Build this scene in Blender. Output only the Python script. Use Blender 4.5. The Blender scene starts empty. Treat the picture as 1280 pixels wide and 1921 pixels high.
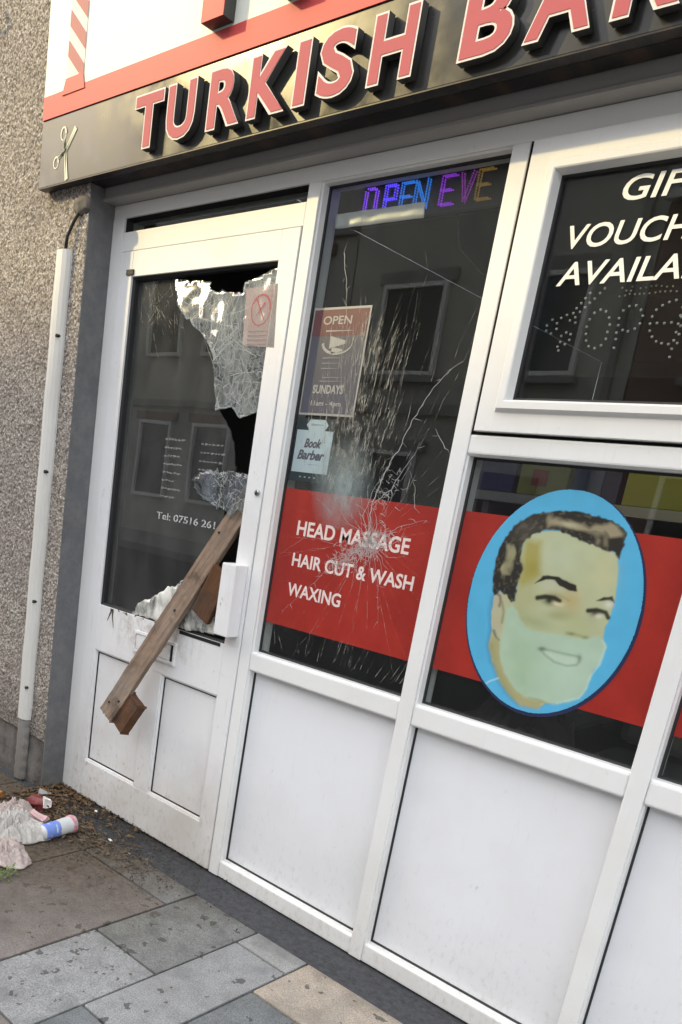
import bpy, bmesh, math, random
import numpy as np
from mathutils import Vector, Matrix, noise
random.seed(7)
rng = np.random.default_rng(7)
C = bpy.context.scene.collection
SC = bpy.context.scene

# ------------------------------------------------------------------ camera
cam_d = bpy.data.cameras.new('camera'); cam = bpy.data.objects.new('camera', cam_d); C.objects.link(cam)
R_ = ((0.690321505393857, 0.710842958873257, 0.13475350463282199),
      (0.2874418646224273, -0.09853866195126461, -0.9527157532880409),
      (-0.6639528549926546, 0.6964139716583291, -0.2723493830100143))
right, down, fwd = (Vector(r) for r in R_)
m3 = Matrix((right, -down, -fwd)).transposed()
cam.matrix_world = Matrix.Translation((2.65698901, -1.9346838, 1.2727691)) @ m3.to_4x4()
cam_d.sensor_fit = 'HORIZONTAL'; cam_d.sensor_width = 36.0
cam_d.lens = 36.0 * 1553.1147 / 1280.0
cam_d.shift_x = (640 - 399.46689) / 1280.0
cam_d.shift_y = (1355.82173 - 960.5) / 1280.0
cam_d.clip_start = 0.05; cam_d.clip_end = 400
SC.camera = cam

# ------------------------------------------------------------------ sky and sun
SUNV = Vector((1.2, 1.0, -0.77)).normalized()           # the way the light travels
w = bpy.data.worlds.new('World'); SC.world = w; w.use_nodes = True
nt = w.node_tree; nt.nodes.clear()
def N(t, ty, **k):
    n = t.nodes.new(ty)
    for a, b in k.items(): setattr(n, a, b)
    return n
sky = N(nt, 'ShaderNodeTexSky', sky_type='NISHITA', sun_disc=False)
sky.sun_elevation = math.radians(26.2); sky.sun_rotation = math.radians(230.2)
sky.air_density = 1.2; sky.dust_density = 2.0
tc = N(nt, 'ShaderNodeTexCoord'); mp = N(nt, 'ShaderNodeMapping'); mp.inputs['Scale'].default_value = (1, 1, 2.2)
nz = N(nt, 'ShaderNodeTexNoise'); nz.inputs['Scale'].default_value = 3.2; nz.inputs['Detail'].default_value = 7; nz.inputs['Roughness'].default_value = .55
cr = N(nt, 'ShaderNodeValToRGB'); cr.color_ramp.elements[0].position = .36; cr.color_ramp.elements[1].position = .58
cc = N(nt, 'ShaderNodeValToRGB'); cc.color_ramp.elements[0].position = .40; cc.color_ramp.elements[1].position = .72
cc.color_ramp.elements[0].color = (.40, .42, .45, 1); cc.color_ramp.elements[1].color = (1, .985, .95, 1)
mulc = N(nt, 'ShaderNodeVectorMath', operation='SCALE'); mulc.inputs['Scale'].default_value = 15.0
mx = N(nt, 'ShaderNodeMix', data_type='RGBA'); bg = N(nt, 'ShaderNodeBackground'); bg.inputs['Strength'].default_value = .15
wo = N(nt, 'ShaderNodeOutputWorld'); L = nt.links.new
L(tc.outputs['Generated'], mp.inputs['Vector']); L(mp.outputs[0], nz.inputs['Vector'])
L(nz.outputs['Fac'], cr.inputs[0]); L(nz.outputs['Fac'], cc.inputs[0]); L(cc.outputs[0], mulc.inputs[0])
L(cr.outputs[0], mx.inputs['Factor']); L(sky.outputs[0], mx.inputs['A']); L(mulc.outputs[0], mx.inputs['B'])
L(mx.outputs['Result'], bg.inputs[0]); sz = N(nt, 'ShaderNodeSeparateXYZ'); L(tc.outputs['Generated'], sz.inputs[0])
grd = N(nt, 'ShaderNodeMapRange'); grd.inputs[1].default_value = 0; grd.inputs[2].default_value = 1; grd.inputs[3].default_value = .09; grd.inputs[4].default_value = .15
L(sz.outputs[2], grd.inputs[0]); L(grd.outputs[0], bg.inputs['Strength'])     # an overcast sky is brighter overhead
L(bg.outputs[0], wo.inputs[0])
sd = bpy.data.lights.new('sun', 'SUN'); sd.energy = 1.15; sd.angle = math.radians(1.3); sd.color = (1.0, .79, .36)
sun = bpy.data.objects.new('sun', sd); C.objects.link(sun); sun.location = (-12, -10, 12)
sun.rotation_euler = SUNV.to_track_quat('-Z', 'Y').to_euler()
SC.view_settings.view_transform = 'Standard'; SC.view_settings.look = 'None'
SC.view_settings.gamma = 1; SC.view_settings.use_curve_mapping = False
SC.view_settings.exposure = 1.45
SC.render.engine = 'CYCLES'
SC.cycles.max_bounces = 8; SC.cycles.transparent_max_bounces = 24

# ------------------------------------------------------------------ materials
def mat(name, col=(.5, .5, .5), rough=.5, metal=0, spec=.5, coat=0, emis=None, es=0, alpha=1):
    m = bpy.data.materials.new(name); m.use_nodes = True
    b = m.node_tree.nodes['Principled BSDF']
    b.inputs['Base Color'].default_value = (*col, 1); b.inputs['Roughness'].default_value = rough
    b.inputs['Metallic'].default_value = metal; b.inputs['Specular IOR Level'].default_value = spec
    b.inputs['Coat Weight'].default_value = coat; b.inputs['Coat Roughness'].default_value = .08
    b.inputs['Alpha'].default_value = alpha
    if emis: b.inputs['Emission Color'].default_value = (*emis, 1); b.inputs['Emission Strength'].default_value = es
    return m
def bs(m): return m.node_tree.nodes['Principled BSDF']
def pos(t, scale=(1, 1, 1)):
    g = N(t, 'ShaderNodeNewGeometry'); p = N(t, 'ShaderNodeMapping'); p.inputs['Scale'].default_value = scale
    t.links.new(g.outputs['Position'], p.inputs[0]); return p.outputs[0]
def nse(t, vec, sc, det=4, ro=.6):
    n = N(t, 'ShaderNodeTexNoise'); n.inputs['Scale'].default_value = sc; n.inputs['Detail'].default_value = det
    n.inputs['Roughness'].default_value = ro; t.links.new(vec, n.inputs['Vector']); return n.outputs['Fac']
def ramp(t, fac, stops):
    r = N(t, 'ShaderNodeValToRGB'); e = r.color_ramp.elements
    while len(e) < len(stops): e.new(.5)
    for el, (p, c) in zip(e, stops): el.position = p; el.color = (*c, 1) if len(c) == 3 else c
    t.links.new(fac, r.inputs[0]); return r.outputs[0]
def mixc(t, f, a, b, mode='MIX'):
    n = N(t, 'ShaderNodeMix', data_type='RGBA', blend_type=mode)
    for s, v in (('Factor', f), ('A', a), ('B', b)):
        if isinstance(v, (int, float)): n.inputs[s].default_value = v
        elif isinstance(v, tuple): n.inputs[s].default_value = (*v, 1)
        else: t.links.new(v, n.inputs[s])
    return n.outputs['Result']
def mth(t, op, a, b=None, clamp=False):
    n = N(t, 'ShaderNodeMath', operation=op); n.use_clamp = clamp
    for i, v in enumerate((a, b)):
        if v is None: continue
        if isinstance(v, (int, float)): n.inputs[i].default_value = v
        else: t.links.new(v, n.inputs[i])
    return n.outputs[0]
def sepz(t):
    g = N(t, 'ShaderNodeNewGeometry'); s = N(t, 'ShaderNodeSeparateXYZ'); t.links.new(g.outputs['Position'], s.inputs[0]); return s.outputs
def mr(t, v, a, b, c=0., d=1.):
    n = N(t, 'ShaderNodeMapRange'); n.inputs[1].default_value = a; n.inputs[2].default_value = b
    n.inputs[3].default_value = c; n.inputs[4].default_value = d; t.links.new(v, n.inputs[0]); return n.outputs[0]
def bump(m, h, st=.3, dist=.01):
    t = m.node_tree; b = N(t, 'ShaderNodeBump'); b.inputs['Strength'].default_value = st; b.inputs['Distance'].default_value = dist
    t.links.new(h, b.inputs['Height']); t.links.new(b.outputs[0], bs(m).inputs['Normal'])

def upvc(name, col, dirt=.5, stain=(.36, .31, .25), rough=.32):
    m = mat(name, col, rough, spec=.45); t = m.node_tree; b = bs(m)
    z = sepz(t)[2]
    n1 = nse(t, pos(t, (1, 1, .6)), 62, 7, .75); n2 = nse(t, pos(t, (6, 6, .5)), 16, 5, .65); n3 = nse(t, pos(t), 5, 3)
    low = mr(t, z, .42, -.02, 0, 1)
    k = mth(t, 'ADD', mth(t, 'MULTIPLY', low, .13), .0)
    f = mth(t, 'MULTIPLY', mr(t, mth(t, 'ADD', n1, k), .62, .80), dirt)
    st = mth(t, 'MULTIPLY', mr(t, n2, .60, .82), dirt * .38)
    c = mixc(t, mth(t, 'MULTIPLY', n3, .14), tuple(col), tuple(x * .78 for x in col))
    c = mixc(t, mth(t, 'MINIMUM', mth(t, 'ADD', f, st), .85), c, stain)
    n4 = nse(t, pos(t, (1, 1, .28)), 26, 6, .72); n5 = nse(t, pos(t, (1, 1, .8)), 90, 3, .6); n6 = nse(t, pos(t), 2.2, 4, .6)
    scuff = mth(t, 'MULTIPLY', mr(t, n4, .655, .70), mth(t, 'MULTIPLY', mr(t, n5, .45, .6), min(1, .25 + dirt)))
    c = mixc(t, mth(t, 'MULTIPLY', scuff, .55), c, (.20, .17, .14))
    film = mth(t, 'MULTIPLY', mr(t, mth(t, 'ADD', n6, mth(t, 'MULTIPLY', low, .35)), .50, .95), min(.75, dirt * .9))
    c = mixc(t, film, c, tuple(x * k for x, k in zip(col, (.60, .55, .48))))
    t.links.new(c, b.inputs['Base Color'])
    t.links.new(mr(t, n1, .3, .8, rough - .06, rough + .2), b.inputs['Roughness'])
    bump(m, nse(t, pos(t), 60, 3), .04, .003)
    return m
M = {}
M['frame'] = upvc('white_upvc', (.78, .78, .77), .38)
M['door'] = upvc('worn_white_upvc', (.77, .77, .775), 1.0)
# brown smears round the torn letter plate and along the broken edge of the middle rail
_t = M['door'].node_tree; _b = bs(M['door']); _c0 = _b.inputs['Base Color'].links[0].from_socket
_g = N(_t, 'ShaderNodeNewGeometry'); _v = N(_t, 'ShaderNodeVectorMath', operation='MULTIPLY'); _v.inputs[1].default_value = (.42, 0, 1); _t.links.new(_g.outputs['Position'], _v.inputs[0])
_d = N(_t, 'ShaderNodeVectorMath', operation='DISTANCE'); _d.inputs[1].default_value = (.46 * .42, 0, .735); _t.links.new(_v.outputs[0], _d.inputs[0])
_m = mth(_t, 'MULTIPLY', mr(_t, _d.outputs['Value'], .13, .03), mr(_t, nse(_t, pos(_t, (1, 1, .6)), 30, 7, .75), .46, .66))
_t.links.new(mixc(_t, mth(_t, 'MULTIPLY', _m, .75), _c0, (.30, .22, .15)), _b.inputs['Base Color'])
M['panel'] = upvc('white_panel', (.78, .79, .815), .36, rough=.38)
M['gasket'] = mat('black_rubber', (.012, .012, .013), .6)
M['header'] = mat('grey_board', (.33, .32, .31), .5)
M['reveal'] = upvc('grey_painted_render', (.125, .127, .135), .75, (.12, .11, .10), .7)
_t = M['reveal'].node_tree; _n = nse(_t, pos(_t), 11, 8, .75); _c0 = bs(M['reveal']).inputs['Base Color'].links[0].from_socket
_t.links.new(mixc(_t, mr(_t, _n, .42, .68, 0, .6), _c0, (.205, .20, .19)), bs(M['reveal']).inputs['Base Color']); bump(M['reveal'], _n, .5, .008)
M['black'] = mat('soot_black', (.006, .006, .006), .8)
M['soffit'] = mat('dark_glossy_soffit', (.012, .011, .011), .30, spec=.3)
_t = M['soffit'].node_tree
_t.links.new(ramp(_t, nse(_t, pos(_t, (3, 1, 1)), 6, 5), [(.5, (.012, .012, .013)), (.62, (.05, .03, .022)), (.75, (.02, .02, .024))]), bs(M['soffit']).inputs['Base Color'])

def glass(name, tint=(.86, .88, .87), rough=.004, haze=.0, ior=1.52, nb=0):
    m = bpy.data.materials.new(name); m.use_nodes = True; t = m.node_tree; t.nodes.clear()
    tr = N(t, 'ShaderNodeBsdfTransparent'); tr.inputs[0].default_value = (*tint, 1)
    gl = N(t, 'ShaderNodeBsdfGlossy'); gl.inputs['Roughness'].default_value = rough
    fr = N(t, 'ShaderNodeFresnel'); gb = N(t, 'ShaderNodeNewGeometry')
    t.links.new(mr(t, gb.outputs['Backfacing'], 0, 1, ior, 1 / ior), fr.inputs['IOR'])      # the same reflectance at both faces of the sheet
    mix = N(t, 'ShaderNodeMixShader'); o = N(t, 'ShaderNodeOutputMaterial')
    t.links.new(fr.outputs[0], mix.inputs[0]); t.links.new(tr.outputs[0], mix.inputs[1]); t.links.new(gl.outputs[0], mix.inputs[2])
    bnode = N(t, 'ShaderNodeBump'); bnode.inputs['Strength'].default_value = .16 + nb; bnode.inputs['Distance'].default_value = .004
    t.links.new(nse(t, pos(t, (1, 1, .6)), 3.2, 1), bnode.inputs['Height'])
    t.links.new(bnode.outputs[0], gl.inputs['Normal'])
    out = mix.outputs[0]
    if haze:
        df = N(t, 'ShaderNodeBsdfDiffuse'); df.inputs[0].default_value = (.55, .56, .54, 1)
        m2 = N(t, 'ShaderNodeMixShader')
        f = mr(t, nse(t, pos(t, (1, 1, .5)), 9, 6, .65), .38, .75, haze * .35, haze)
        t.links.new(f, m2.inputs[0]); t.links.new(out, m2.inputs[1]); t.links.new(df.outputs[0], m2.inputs[2]); out = m2.outputs[0]
    t.links.new(out, o.inputs[0]); return m
M['glass'] = glass('window_glass', haze=.012)
M['doorglass'] = glass('dirty_door_glass', (.55, .56, .55), haze=.09)
def crazed(name, white=.17, vs=46, gloss=.30, bst=.10, holes=.5, col=(.72, .76, .76)):
    """shattered laminated glass: pale crack network over clear, facets that catch the sky"""
    m = bpy.data.materials.new(name); m.use_nodes = True; t = m.node_tree; t.nodes.clear()
    tr = N(t, 'ShaderNodeBsdfTransparent'); tr.inputs[0].default_value = (.8, .84, .83, 1)
    df = N(t, 'ShaderNodeBsdfDiffuse'); df.inputs[0].default_value = (*col, 1)
    gl = N(t, 'ShaderNodeBsdfGlossy'); gl.inputs['Roughness'].default_value = .08
    v = N(t, 'ShaderNodeTexVoronoi', feature='DISTANCE_TO_EDGE'); v.inputs['Scale'].default_value = vs
    wv = N(t, 'ShaderNodeVectorMath', operation='ADD'); nn = N(t, 'ShaderNodeTexNoise'); nn.inputs['Scale'].default_value = 14
    p = pos(t, (1, 1, .55)); t.links.new(p, nn.inputs['Vector'])
    sc = N(t, 'ShaderNodeVectorMath', operation='SCALE'); sc.inputs['Scale'].default_value = .06
    t.links.new(nn.outputs['Color'], sc.inputs[0]); t.links.new(p, wv.inputs[0]); t.links.new(sc.outputs[0], wv.inputs[1]); t.links.new(wv.outputs[0], v.inputs['Vector'])
    line = mr(t, v.outputs['Distance'], .0, .022, 1, 0)
    big = mr(t, nse(t, p, 11, 4), .40, .62)
    fac = mth(t, 'MAXIMUM', mth(t, 'MULTIPLY', line, .55), mth(t, 'MULTIPLY', big, white), True)
    v2 = N(t, 'ShaderNodeTexVoronoi'); v2.inputs['Scale'].default_value = vs * .5; t.links.new(wv.outputs[0], v2.inputs['Vector'])
    bn = N(t, 'ShaderNodeBump'); bn.inputs['Strength'].default_value = bst; bn.inputs['Distance'].default_value = .012
    t.links.new(v2.outputs['Color'], bn.inputs['Height']); t.links.new(bn.outputs[0], gl.inputs['Normal'])
    m1 = N(t, 'ShaderNodeMixShader'); m1.inputs[0].default_value = gloss
    t.links.new(tr.outputs[0], m1.inputs[1]); t.links.new(gl.outputs[0], m1.inputs[2])
    m2 = N(t, 'ShaderNodeMixShader'); t.links.new(fac, m2.inputs[0]); t.links.new(m1.outputs[0], m2.inputs[1]); t.links.new(df.outputs[0], m2.inputs[2])
    o = N(t, 'ShaderNodeOutputMaterial'); t.links.new(m2.outputs[0], o.inputs[0]); return m
M['crazed'] = crazed('crazed_glass')
M['crazed_blue'] = crazed('crazed_glass_fragment', .22, 80, .10, .3, col=(.34, .36, .44))
M['crazed_white'] = crazed('crazed_glass_white', .95, 70, .3, .3, col=(.8, .79, .74))
def alpha_mat(name, col, a, rough=.5):
    m = bpy.data.materials.new(name); m.use_nodes = True; t = m.node_tree; t.nodes.clear()
    tr = N(t, 'ShaderNodeBsdfTransparent'); df = N(t, 'ShaderNodeBsdfDiffuse'); df.inputs[0].default_value = (*col, 1)
    mx_ = N(t, 'ShaderNodeMixShader'); o = N(t, 'ShaderNodeOutputMaterial')
    if isinstance(a, float): mx_.inputs[0].default_value = a
    else: t.links.new(a(t), mx_.inputs[0])
    t.links.new(tr.outputs[0], mx_.inputs[1]); t.links.new(df.outputs[0], mx_.inputs[2]); t.links.new(mx_.outputs[0], o.inputs[0]); return m
M['crack'] = alpha_mat('crack_line', (.66, .68, .66), .50)
M['crack_faint'] = alpha_mat('crack_line_faint', (.50, .49, .43), lambda t: mr(t, nse(t, pos(t, (1, 1, .5)), 60, 4), .42, .66, .04, .8))
def mist_f(t):
    g = N(t, 'ShaderNodeNewGeometry'); s_ = N(t, 'ShaderNodeVectorMath', operation='MULTIPLY'); s_.inputs[1].default_value = (1, 0, .8); t.links.new(g.outputs['Position'], s_.inputs[0])
    d = N(t, 'ShaderNodeVectorMath', operation='DISTANCE'); d.inputs[1].default_value = (1.150, 0, 1.322 * .8); t.links.new(s_.outputs[0], d.inputs[0])
    return mth(t, 'MULTIPLY', mr(t, d.outputs['Value'], .115, .02), mr(t, nse(t, pos(t, (1, 1, .4)), 45, 6, .7), .3, .7, .25, .75))
M['mist'] = alpha_mat('crushed_glass_haze', (.42, .50, .49), mist_f)
M['redvinyl'] = mat('red_vinyl', (.40, .028, .018), .35)
_t = M['redvinyl'].node_tree
_t.links.new(ramp(_t, nse(_t, pos(_t), 8, 6, .7), [(.3, (.27, .016, .011)), (.7, (.36, .026, .016))]), bs(M['redvinyl']).inputs['Base Color'])
M['white'] = mat('white_vinyl', (.80, .79, .75), .4)
M['pinkwhite'] = mat('worn_white_vinyl', (.74, .62, .58), .45)
M['palegrey'] = mat('faded_lettering', (.34, .35, .34), .5)
# sign
M['signblack'] = mat('glossy_black_acrylic', (.034, .033, .031), .15, spec=.36)
_t = M['signblack'].node_tree
_t.links.new(mr(_t, nse(_t, pos(_t), 7, 5), .3, .7, .12, .30), bs(M['signblack']).inputs['Roughness'])
M['signred'] = mat('glossy_red_acrylic', (.58, .075, .075), .5, spec=.25)
M['signwhite'] = mat('white_acrylic', (.74, .75, .66), .5, spec=.25)
M['letterred'] = mat('letter_red', (.42, .095, .11), .6, spec=.2)
M['letterwhite'] = mat('letter_white_edge', (.72, .64, .60), .6, spec=.2)
M['return'] = mat('letter_return', (.045, .044, .040), .45)
M['stripe'] = mat('faded_red_stripe', (.42, .17, .16), .6, spec=.2)
M['emblem'] = mat('cream_emblem', (.70, .72, .58), .5)
# wood
def wood(name, a, b, sc=(1, 1, 1), ax='plank'):
    m = mat(name, a, .75, spec=.25); t = m.node_tree
    tcn = N(t, 'ShaderNodeTexCoord'); mp_ = N(t, 'ShaderNodeMapping'); mp_.inputs['Scale'].default_value = (14, 14, 1.2)
    t.links.new(tcn.outputs['Object'], mp_.inputs[0])
    n1 = nse(t, mp_.outputs[0], 5, 8, .7); n2 = nse(t, tcn.outputs['Object'], 9, 5)
    c = mixc(t, mr(t, n1, .3, .7), a, b); c = mixc(t, mr(t, n2, .52, .68, 0, .75), c, tuple(x * .38 for x in a)); c = mixc(t, mr(t, nse(t, tcn.outputs['Object'], 38, 4, .7), .60, .72, 0, .6), c, (.05, .035, .025)); c = mixc(t, mr(t, nse(t, tcn.outputs['Object'], 4, 3), .45, .7, 0, .35), c, tuple(min(1, sum(b) / 3 * k) for k in (1.05, 1., .94)))
    t.links.new(c, bs(m).inputs['Base Color']); bump(m, n1, .45, .006); return m
M['wood'] = wood('weathered_wood', (.120, .078, .052), (.31, .225, .165))
M['brown'] = wood('rusty_brown_wood', (.075, .032, .014), (.13, .058, .024))
# wall
def pebble():
    m = mat('pebbledash', (.4, .36, .32), .85, spec=.2); t = m.node_tree
    v = N(t, 'ShaderNodeTexVoronoi'); v.inputs['Scale'].default_value = 150; t.links.new(pos(t, (1, 1, 1)), v.inputs['Vector'])
    hs = N(t, 'ShaderNodeSeparateColor'); t.links.new(v.outputs['Color'], hs.inputs[0])
    c = ramp(t, hs.outputs[0], [(0, (.150, .130, .108)), (.25, (.290, .256, .218)), (.55, (.395, .355, .310)), (.8, (.490, .448, .398)), (1, (.64, .58, .53))])
    edge = mr(t, v.outputs['Distance'], .45, .75, 0, .6)
    c = mixc(t, edge, c, (.075, .06, .055))
    big = nse(t, pos(t), 3.5, 5); c = mixc(t, mr(t, big, .42, .72, 0, .3), c, (.20, .165, .155))
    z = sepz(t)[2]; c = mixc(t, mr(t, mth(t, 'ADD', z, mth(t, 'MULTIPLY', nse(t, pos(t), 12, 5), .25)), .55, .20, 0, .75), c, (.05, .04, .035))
    t.links.new(c, bs(m).inputs['Base Color']); bump(m, v.outputs['Distance'], -1.0, .009); return m
M['pebble'] = pebble()
def rough_mat(name, a, b, sc=20, ro=.85, bstr=.3, bd=.004, spec=.25):
    m = mat(name, a, ro, spec=spec); t = m.node_tree; n1 = nse(t, pos(t), sc, 8, .75)
    t.links.new(mixc(t, mr(t, n1, .3, .7), a, b), bs(m).inputs['Base Color']); bump(m, n1, bstr, bd); return m
M['plinth'] = rough_mat('dirty_concrete', (.07, .062, .055), (.20, .18, .165), 18)
M['asphalt'] = rough_mat('dark_mortar_strip', (.030, .031, .034), (.075, .076, .08), 60, bd=.003)
M['road'] = rough_mat('road_asphalt', (.04, .04, .042), (.065, .065, .066), 40)
M['kerb'] = rough_mat('kerb_concrete', (.22, .21, .2), (.33, .32, .3), 30)
M['render_o'] = rough_mat('pale_render', (.42, .40, .36), (.52, .50, .45), 3, bstr=.05)
M['brick_o'] = rough_mat('dull_brickwork', (.16, .09, .07), (.24, .14, .11), 25)
M['slate'] = rough_mat('roof_slate', (.06, .062, .07), (.10, .10, .11), 12)
M['darkwin'] = mat('dark_window', (.02, .022, .025), .1)
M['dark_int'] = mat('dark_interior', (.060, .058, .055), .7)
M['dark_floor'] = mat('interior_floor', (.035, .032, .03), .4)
def slabmat(name, a, b, dirt=.6):
    m = mat(name, a, .8, spec=.25); t = m.node_tree; p = pos(t)
    f1 = nse(t, p, 260, 3, .8); f2 = nse(t, p, 9, 6, .65); f0 = nse(t, p, 70, 6, .8)
    c = mixc(t, mr(t, f1, .36, .66), tuple(x * .62 for x in a), tuple(min(1, x * 1.35) for x in b))
    c = mixc(t, mr(t, f0, .52, .75, 0, .5), c, tuple(x * .5 for x in a))
    c = mixc(t, mr(t, nse(t, p, 3.2, 7, .75), .40, .62, 0, .50), c, tuple(x * .62 for x in (sum(a) / 3 * 1.02, sum(a) / 3, sum(a) / 3 * .96)))
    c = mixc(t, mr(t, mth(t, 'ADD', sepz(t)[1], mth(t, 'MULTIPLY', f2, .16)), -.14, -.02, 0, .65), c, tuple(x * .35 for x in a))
    c = mixc(t, mr(t, f2, .46, .72, 0, dirt), c, tuple(x * .42 for x in a))
    # trodden gum and soot blots, thicker near the doorway
    v = N(t, 'ShaderNodeTexVoronoi'); v.inputs['Scale'].default_value = 25; v.inputs['Randomness'].default_value = 1
    wv = N(t, 'ShaderNodeVectorMath', operation='ADD'); nn = N(t, 'ShaderNodeTexNoise'); nn.inputs['Scale'].default_value = 42
    s2 = N(t, 'ShaderNodeVectorMath', operation='SCALE'); s2.inputs['Scale'].default_value = .055
    t.links.new(p, nn.inputs['Vector']); t.links.new(nn.outputs['Color'], s2.inputs[0]); t.links.new(p, wv.inputs[0]); t.links.new(s2.outputs[0], wv.inputs[1]); t.links.new(wv.outputs[0], v.inputs['Vector'])
    hs = N(t, 'ShaderNodeSeparateColor'); t.links.new(v.outputs['Color'], hs.inputs[0])
    X = sepz(t)[0]
    near = mr(t, X, .6, 1.45, 1.0, .22)
    here = mth(t, 'LESS_THAN', hs.outputs[0], near)
    rad = mr(t, hs.outputs[1], 0, 1, .08, .38)
    spot = mth(t, 'MULTIPLY', mth(t, 'LESS_THAN', v.outputs['Distance'], rad), here)
    c = mixc(t, mth(t, 'MULTIPLY', spot, .72), c, (.045, .042, .038))
    # trodden mud in the doorway corner
    g = N(t, 'ShaderNodeNewGeometry'); d = N(t, 'ShaderNodeVectorMath', operation='DISTANCE'); d.inputs[1].default_value = (.28, -.10, 0); t.links.new(g.outputs['Position'], d.inputs[0])
    mud = mr(t, mth(t, 'ADD', d.outputs['Value'], mth(t, 'MULTIPLY', mth(t, 'SUBTRACT', nse(t, p, 14, 7, .7), .5), .5)), 1.00, .42, 0, .9)
    c = mixc(t, mud, c, mixc(t, mr(t, nse(t, p, 55, 6, .75), .35, .65), (.030, .024, .018), (.12, .09, .062)))
    t.links.new(c, bs(m).inputs['Base Color']); bump(m, f0, .35, .003); return m
M['slab_grey'] = slabmat('slab_blue_grey', (.25, .255, .258), (.30, .305, .306))
M['slab_green'] = slabmat('slab_green_grey', (.168, .174, .168), (.215, .222, .212))
M['slab_dark'] = slabmat('slab_dark_grey', (.155, .167, .175), (.195, .207, .215))
M['slab_pink'] = slabmat('slab_pink_brown', (.185, .160, .147), (.235, .205, .190))
M['slab_beige'] = slabmat('slab_beige', (.35, .295, .235), (.41, .35, .285))
M['slab_light'] = slabmat('slab_light_grey', (.27, .27, .26), (.33, .33, .32))
M['slab_corner'] = slabmat('slab_corner', (.19, .20, .20), (.30, .31, .31))
M['slab_mud'] = slabmat('slab_muddy', (.12, .10, .085), (.17, .145, .12))

# ------------------------------------------------------------------ builders
def link(name, me, m=None, parent=None, loc=None):
    o = bpy.data.objects.new(name, me); C.objects.link(o)
    if m is not None:
        for q in (m if isinstance(m, (list, tuple)) else [m]): me.materials.append(q)
    if parent is not None: o.parent = parent
    if loc is not None: o.location = loc
    return o
def tag(o, label=None, cat=None, group=None, kind=None):
    if label: o['label'] = label
    if cat: o['category'] = cat
    if group: o['group'] = group
    if kind: o['kind'] = kind
    return o
def empty(name, loc=(0, 0, 0)):
    o = bpy.data.objects.new(name, None); C.objects.link(o); o.location = loc; o.empty_display_size = .05; return o
def from_bm(bm, smooth=False):
    me = bpy.data.meshes.new('mesh'); bmesh.ops.recalc_face_normals(bm, faces=bm.faces); bm.to_mesh(me); bm.free()
    if smooth:
        for p in me.polygons: p.use_smooth = True
    return me
def box_me(x0, x1, y0, y1, z0, z1, bev=.0, org=(0, 0, 0)):
    bm = bmesh.new(); bmesh.ops.create_cube(bm, size=1)
    for v in bm.verts:
        v.co = Vector(((x0 + x1) / 2 + v.co.x * (x1 - x0), (y0 + y1) / 2 + v.co.y * (y1 - y0), (z0 + z1) / 2 + v.co.z * (z1 - z0))) - Vector(org)
    if bev: bmesh.ops.bevel(bm, geom=list(bm.edges), offset=bev, segments=2, affect='EDGES', profile=.6)
    return from_bm(bm)
def box(name, b, m, parent=None, bev=.0):
    org = tuple(parent.location) if parent is not None else (0, 0, 0)
    return link(name, box_me(*b, bev=bev, org=org), m, parent)
def boxes_me(bl, org=(0, 0, 0), bev=0):
    bm = bmesh.new()
    for b in bl:
        r = bmesh.ops.create_cube(bm, size=1)
        for v in r['verts']:
            v.co = Vector(((b[0] + b[1]) / 2 + v.co.x * (b[1] - b[0]), (b[2] + b[3]) / 2 + v.co.y * (b[3] - b[2]), (b[4] + b[5]) / 2 + v.co.z * (b[5] - b[4]))) - Vector(org)
    return from_bm(bm)
def poly_me(pts, y, th=.0, org=(0, 0, 0)):
    """flat shape in the shopfront plane, facing the street, with thickness th behind it"""
    bm = bmesh.new(); o = Vector(org)
    vs = [bm.verts.new(Vector((p[0], y, p[1])) - o) for p in pts]; f = bm.faces.new(vs)
    if th:
        r = bmesh.ops.extrude_face_region(bm, geom=[f])
        for v in r['geom']:
            if isinstance(v, bmesh.types.BMVert): v.co.y += th
    bmesh.ops.triangulate(bm, faces=[f for f in bm.faces if len(f.verts) > 4])
    return from_bm(bm)
def loop_me(x0, x1, z0, z1, prof, org=(0, 0, 0)):
    """mitred frame swept round a rectangle; prof = [(inset, y)...]"""
    o = Vector(org); V = []; F = []
    for ins, y in prof:
        for x, z in ((x0 + ins, z0 + ins), (x1 - ins, z0 + ins), (x1 - ins, z1 - ins), (x0 + ins, z1 - ins)): V.append(Vector((x, y, z)) - o)
    n = len(prof)
    for i in range(n - 1):
        for k in range(4):
            a, b = i * 4 + k, i * 4 + (k + 1) % 4; F.append((a, b, b + 4, a + 4))
    me = bpy.data.meshes.new('mesh'); me.from_pydata(V, [], F); me.update(); return me
def ribbons(lines, y, wd, th=.0006):
    V = []; F = []
    for ln in lines:
        w0 = wd if not isinstance(ln, tuple) else ln[1]; pts = ln if not isinstance(ln, tuple) else ln[0]
        n = len(pts)
        for i in range(n - 1):
            a = Vector((pts[i][0], pts[i][1])); b = Vector((pts[i + 1][0], pts[i + 1][1])); d = b - a
            if d.length < 1e-6: continue
            d.normalize(); nx = Vector((-d.y, d.x))
            wa = w0 * (1 - .75 * i / max(1, n - 1)); wb = w0 * (1 - .75 * (i + 1) / max(1, n - 1))
            k = len(V)
            for q in (a - nx * wa / 2, a + nx * wa / 2, b + nx * wb / 2, b - nx * wb / 2): V.append((q.x, y, q.y))
            F.append((k, k + 1, k + 2, k + 3))
    me = bpy.data.meshes.new('mesh'); me.from_pydata(V, [], F); me.update(); return me
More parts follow.
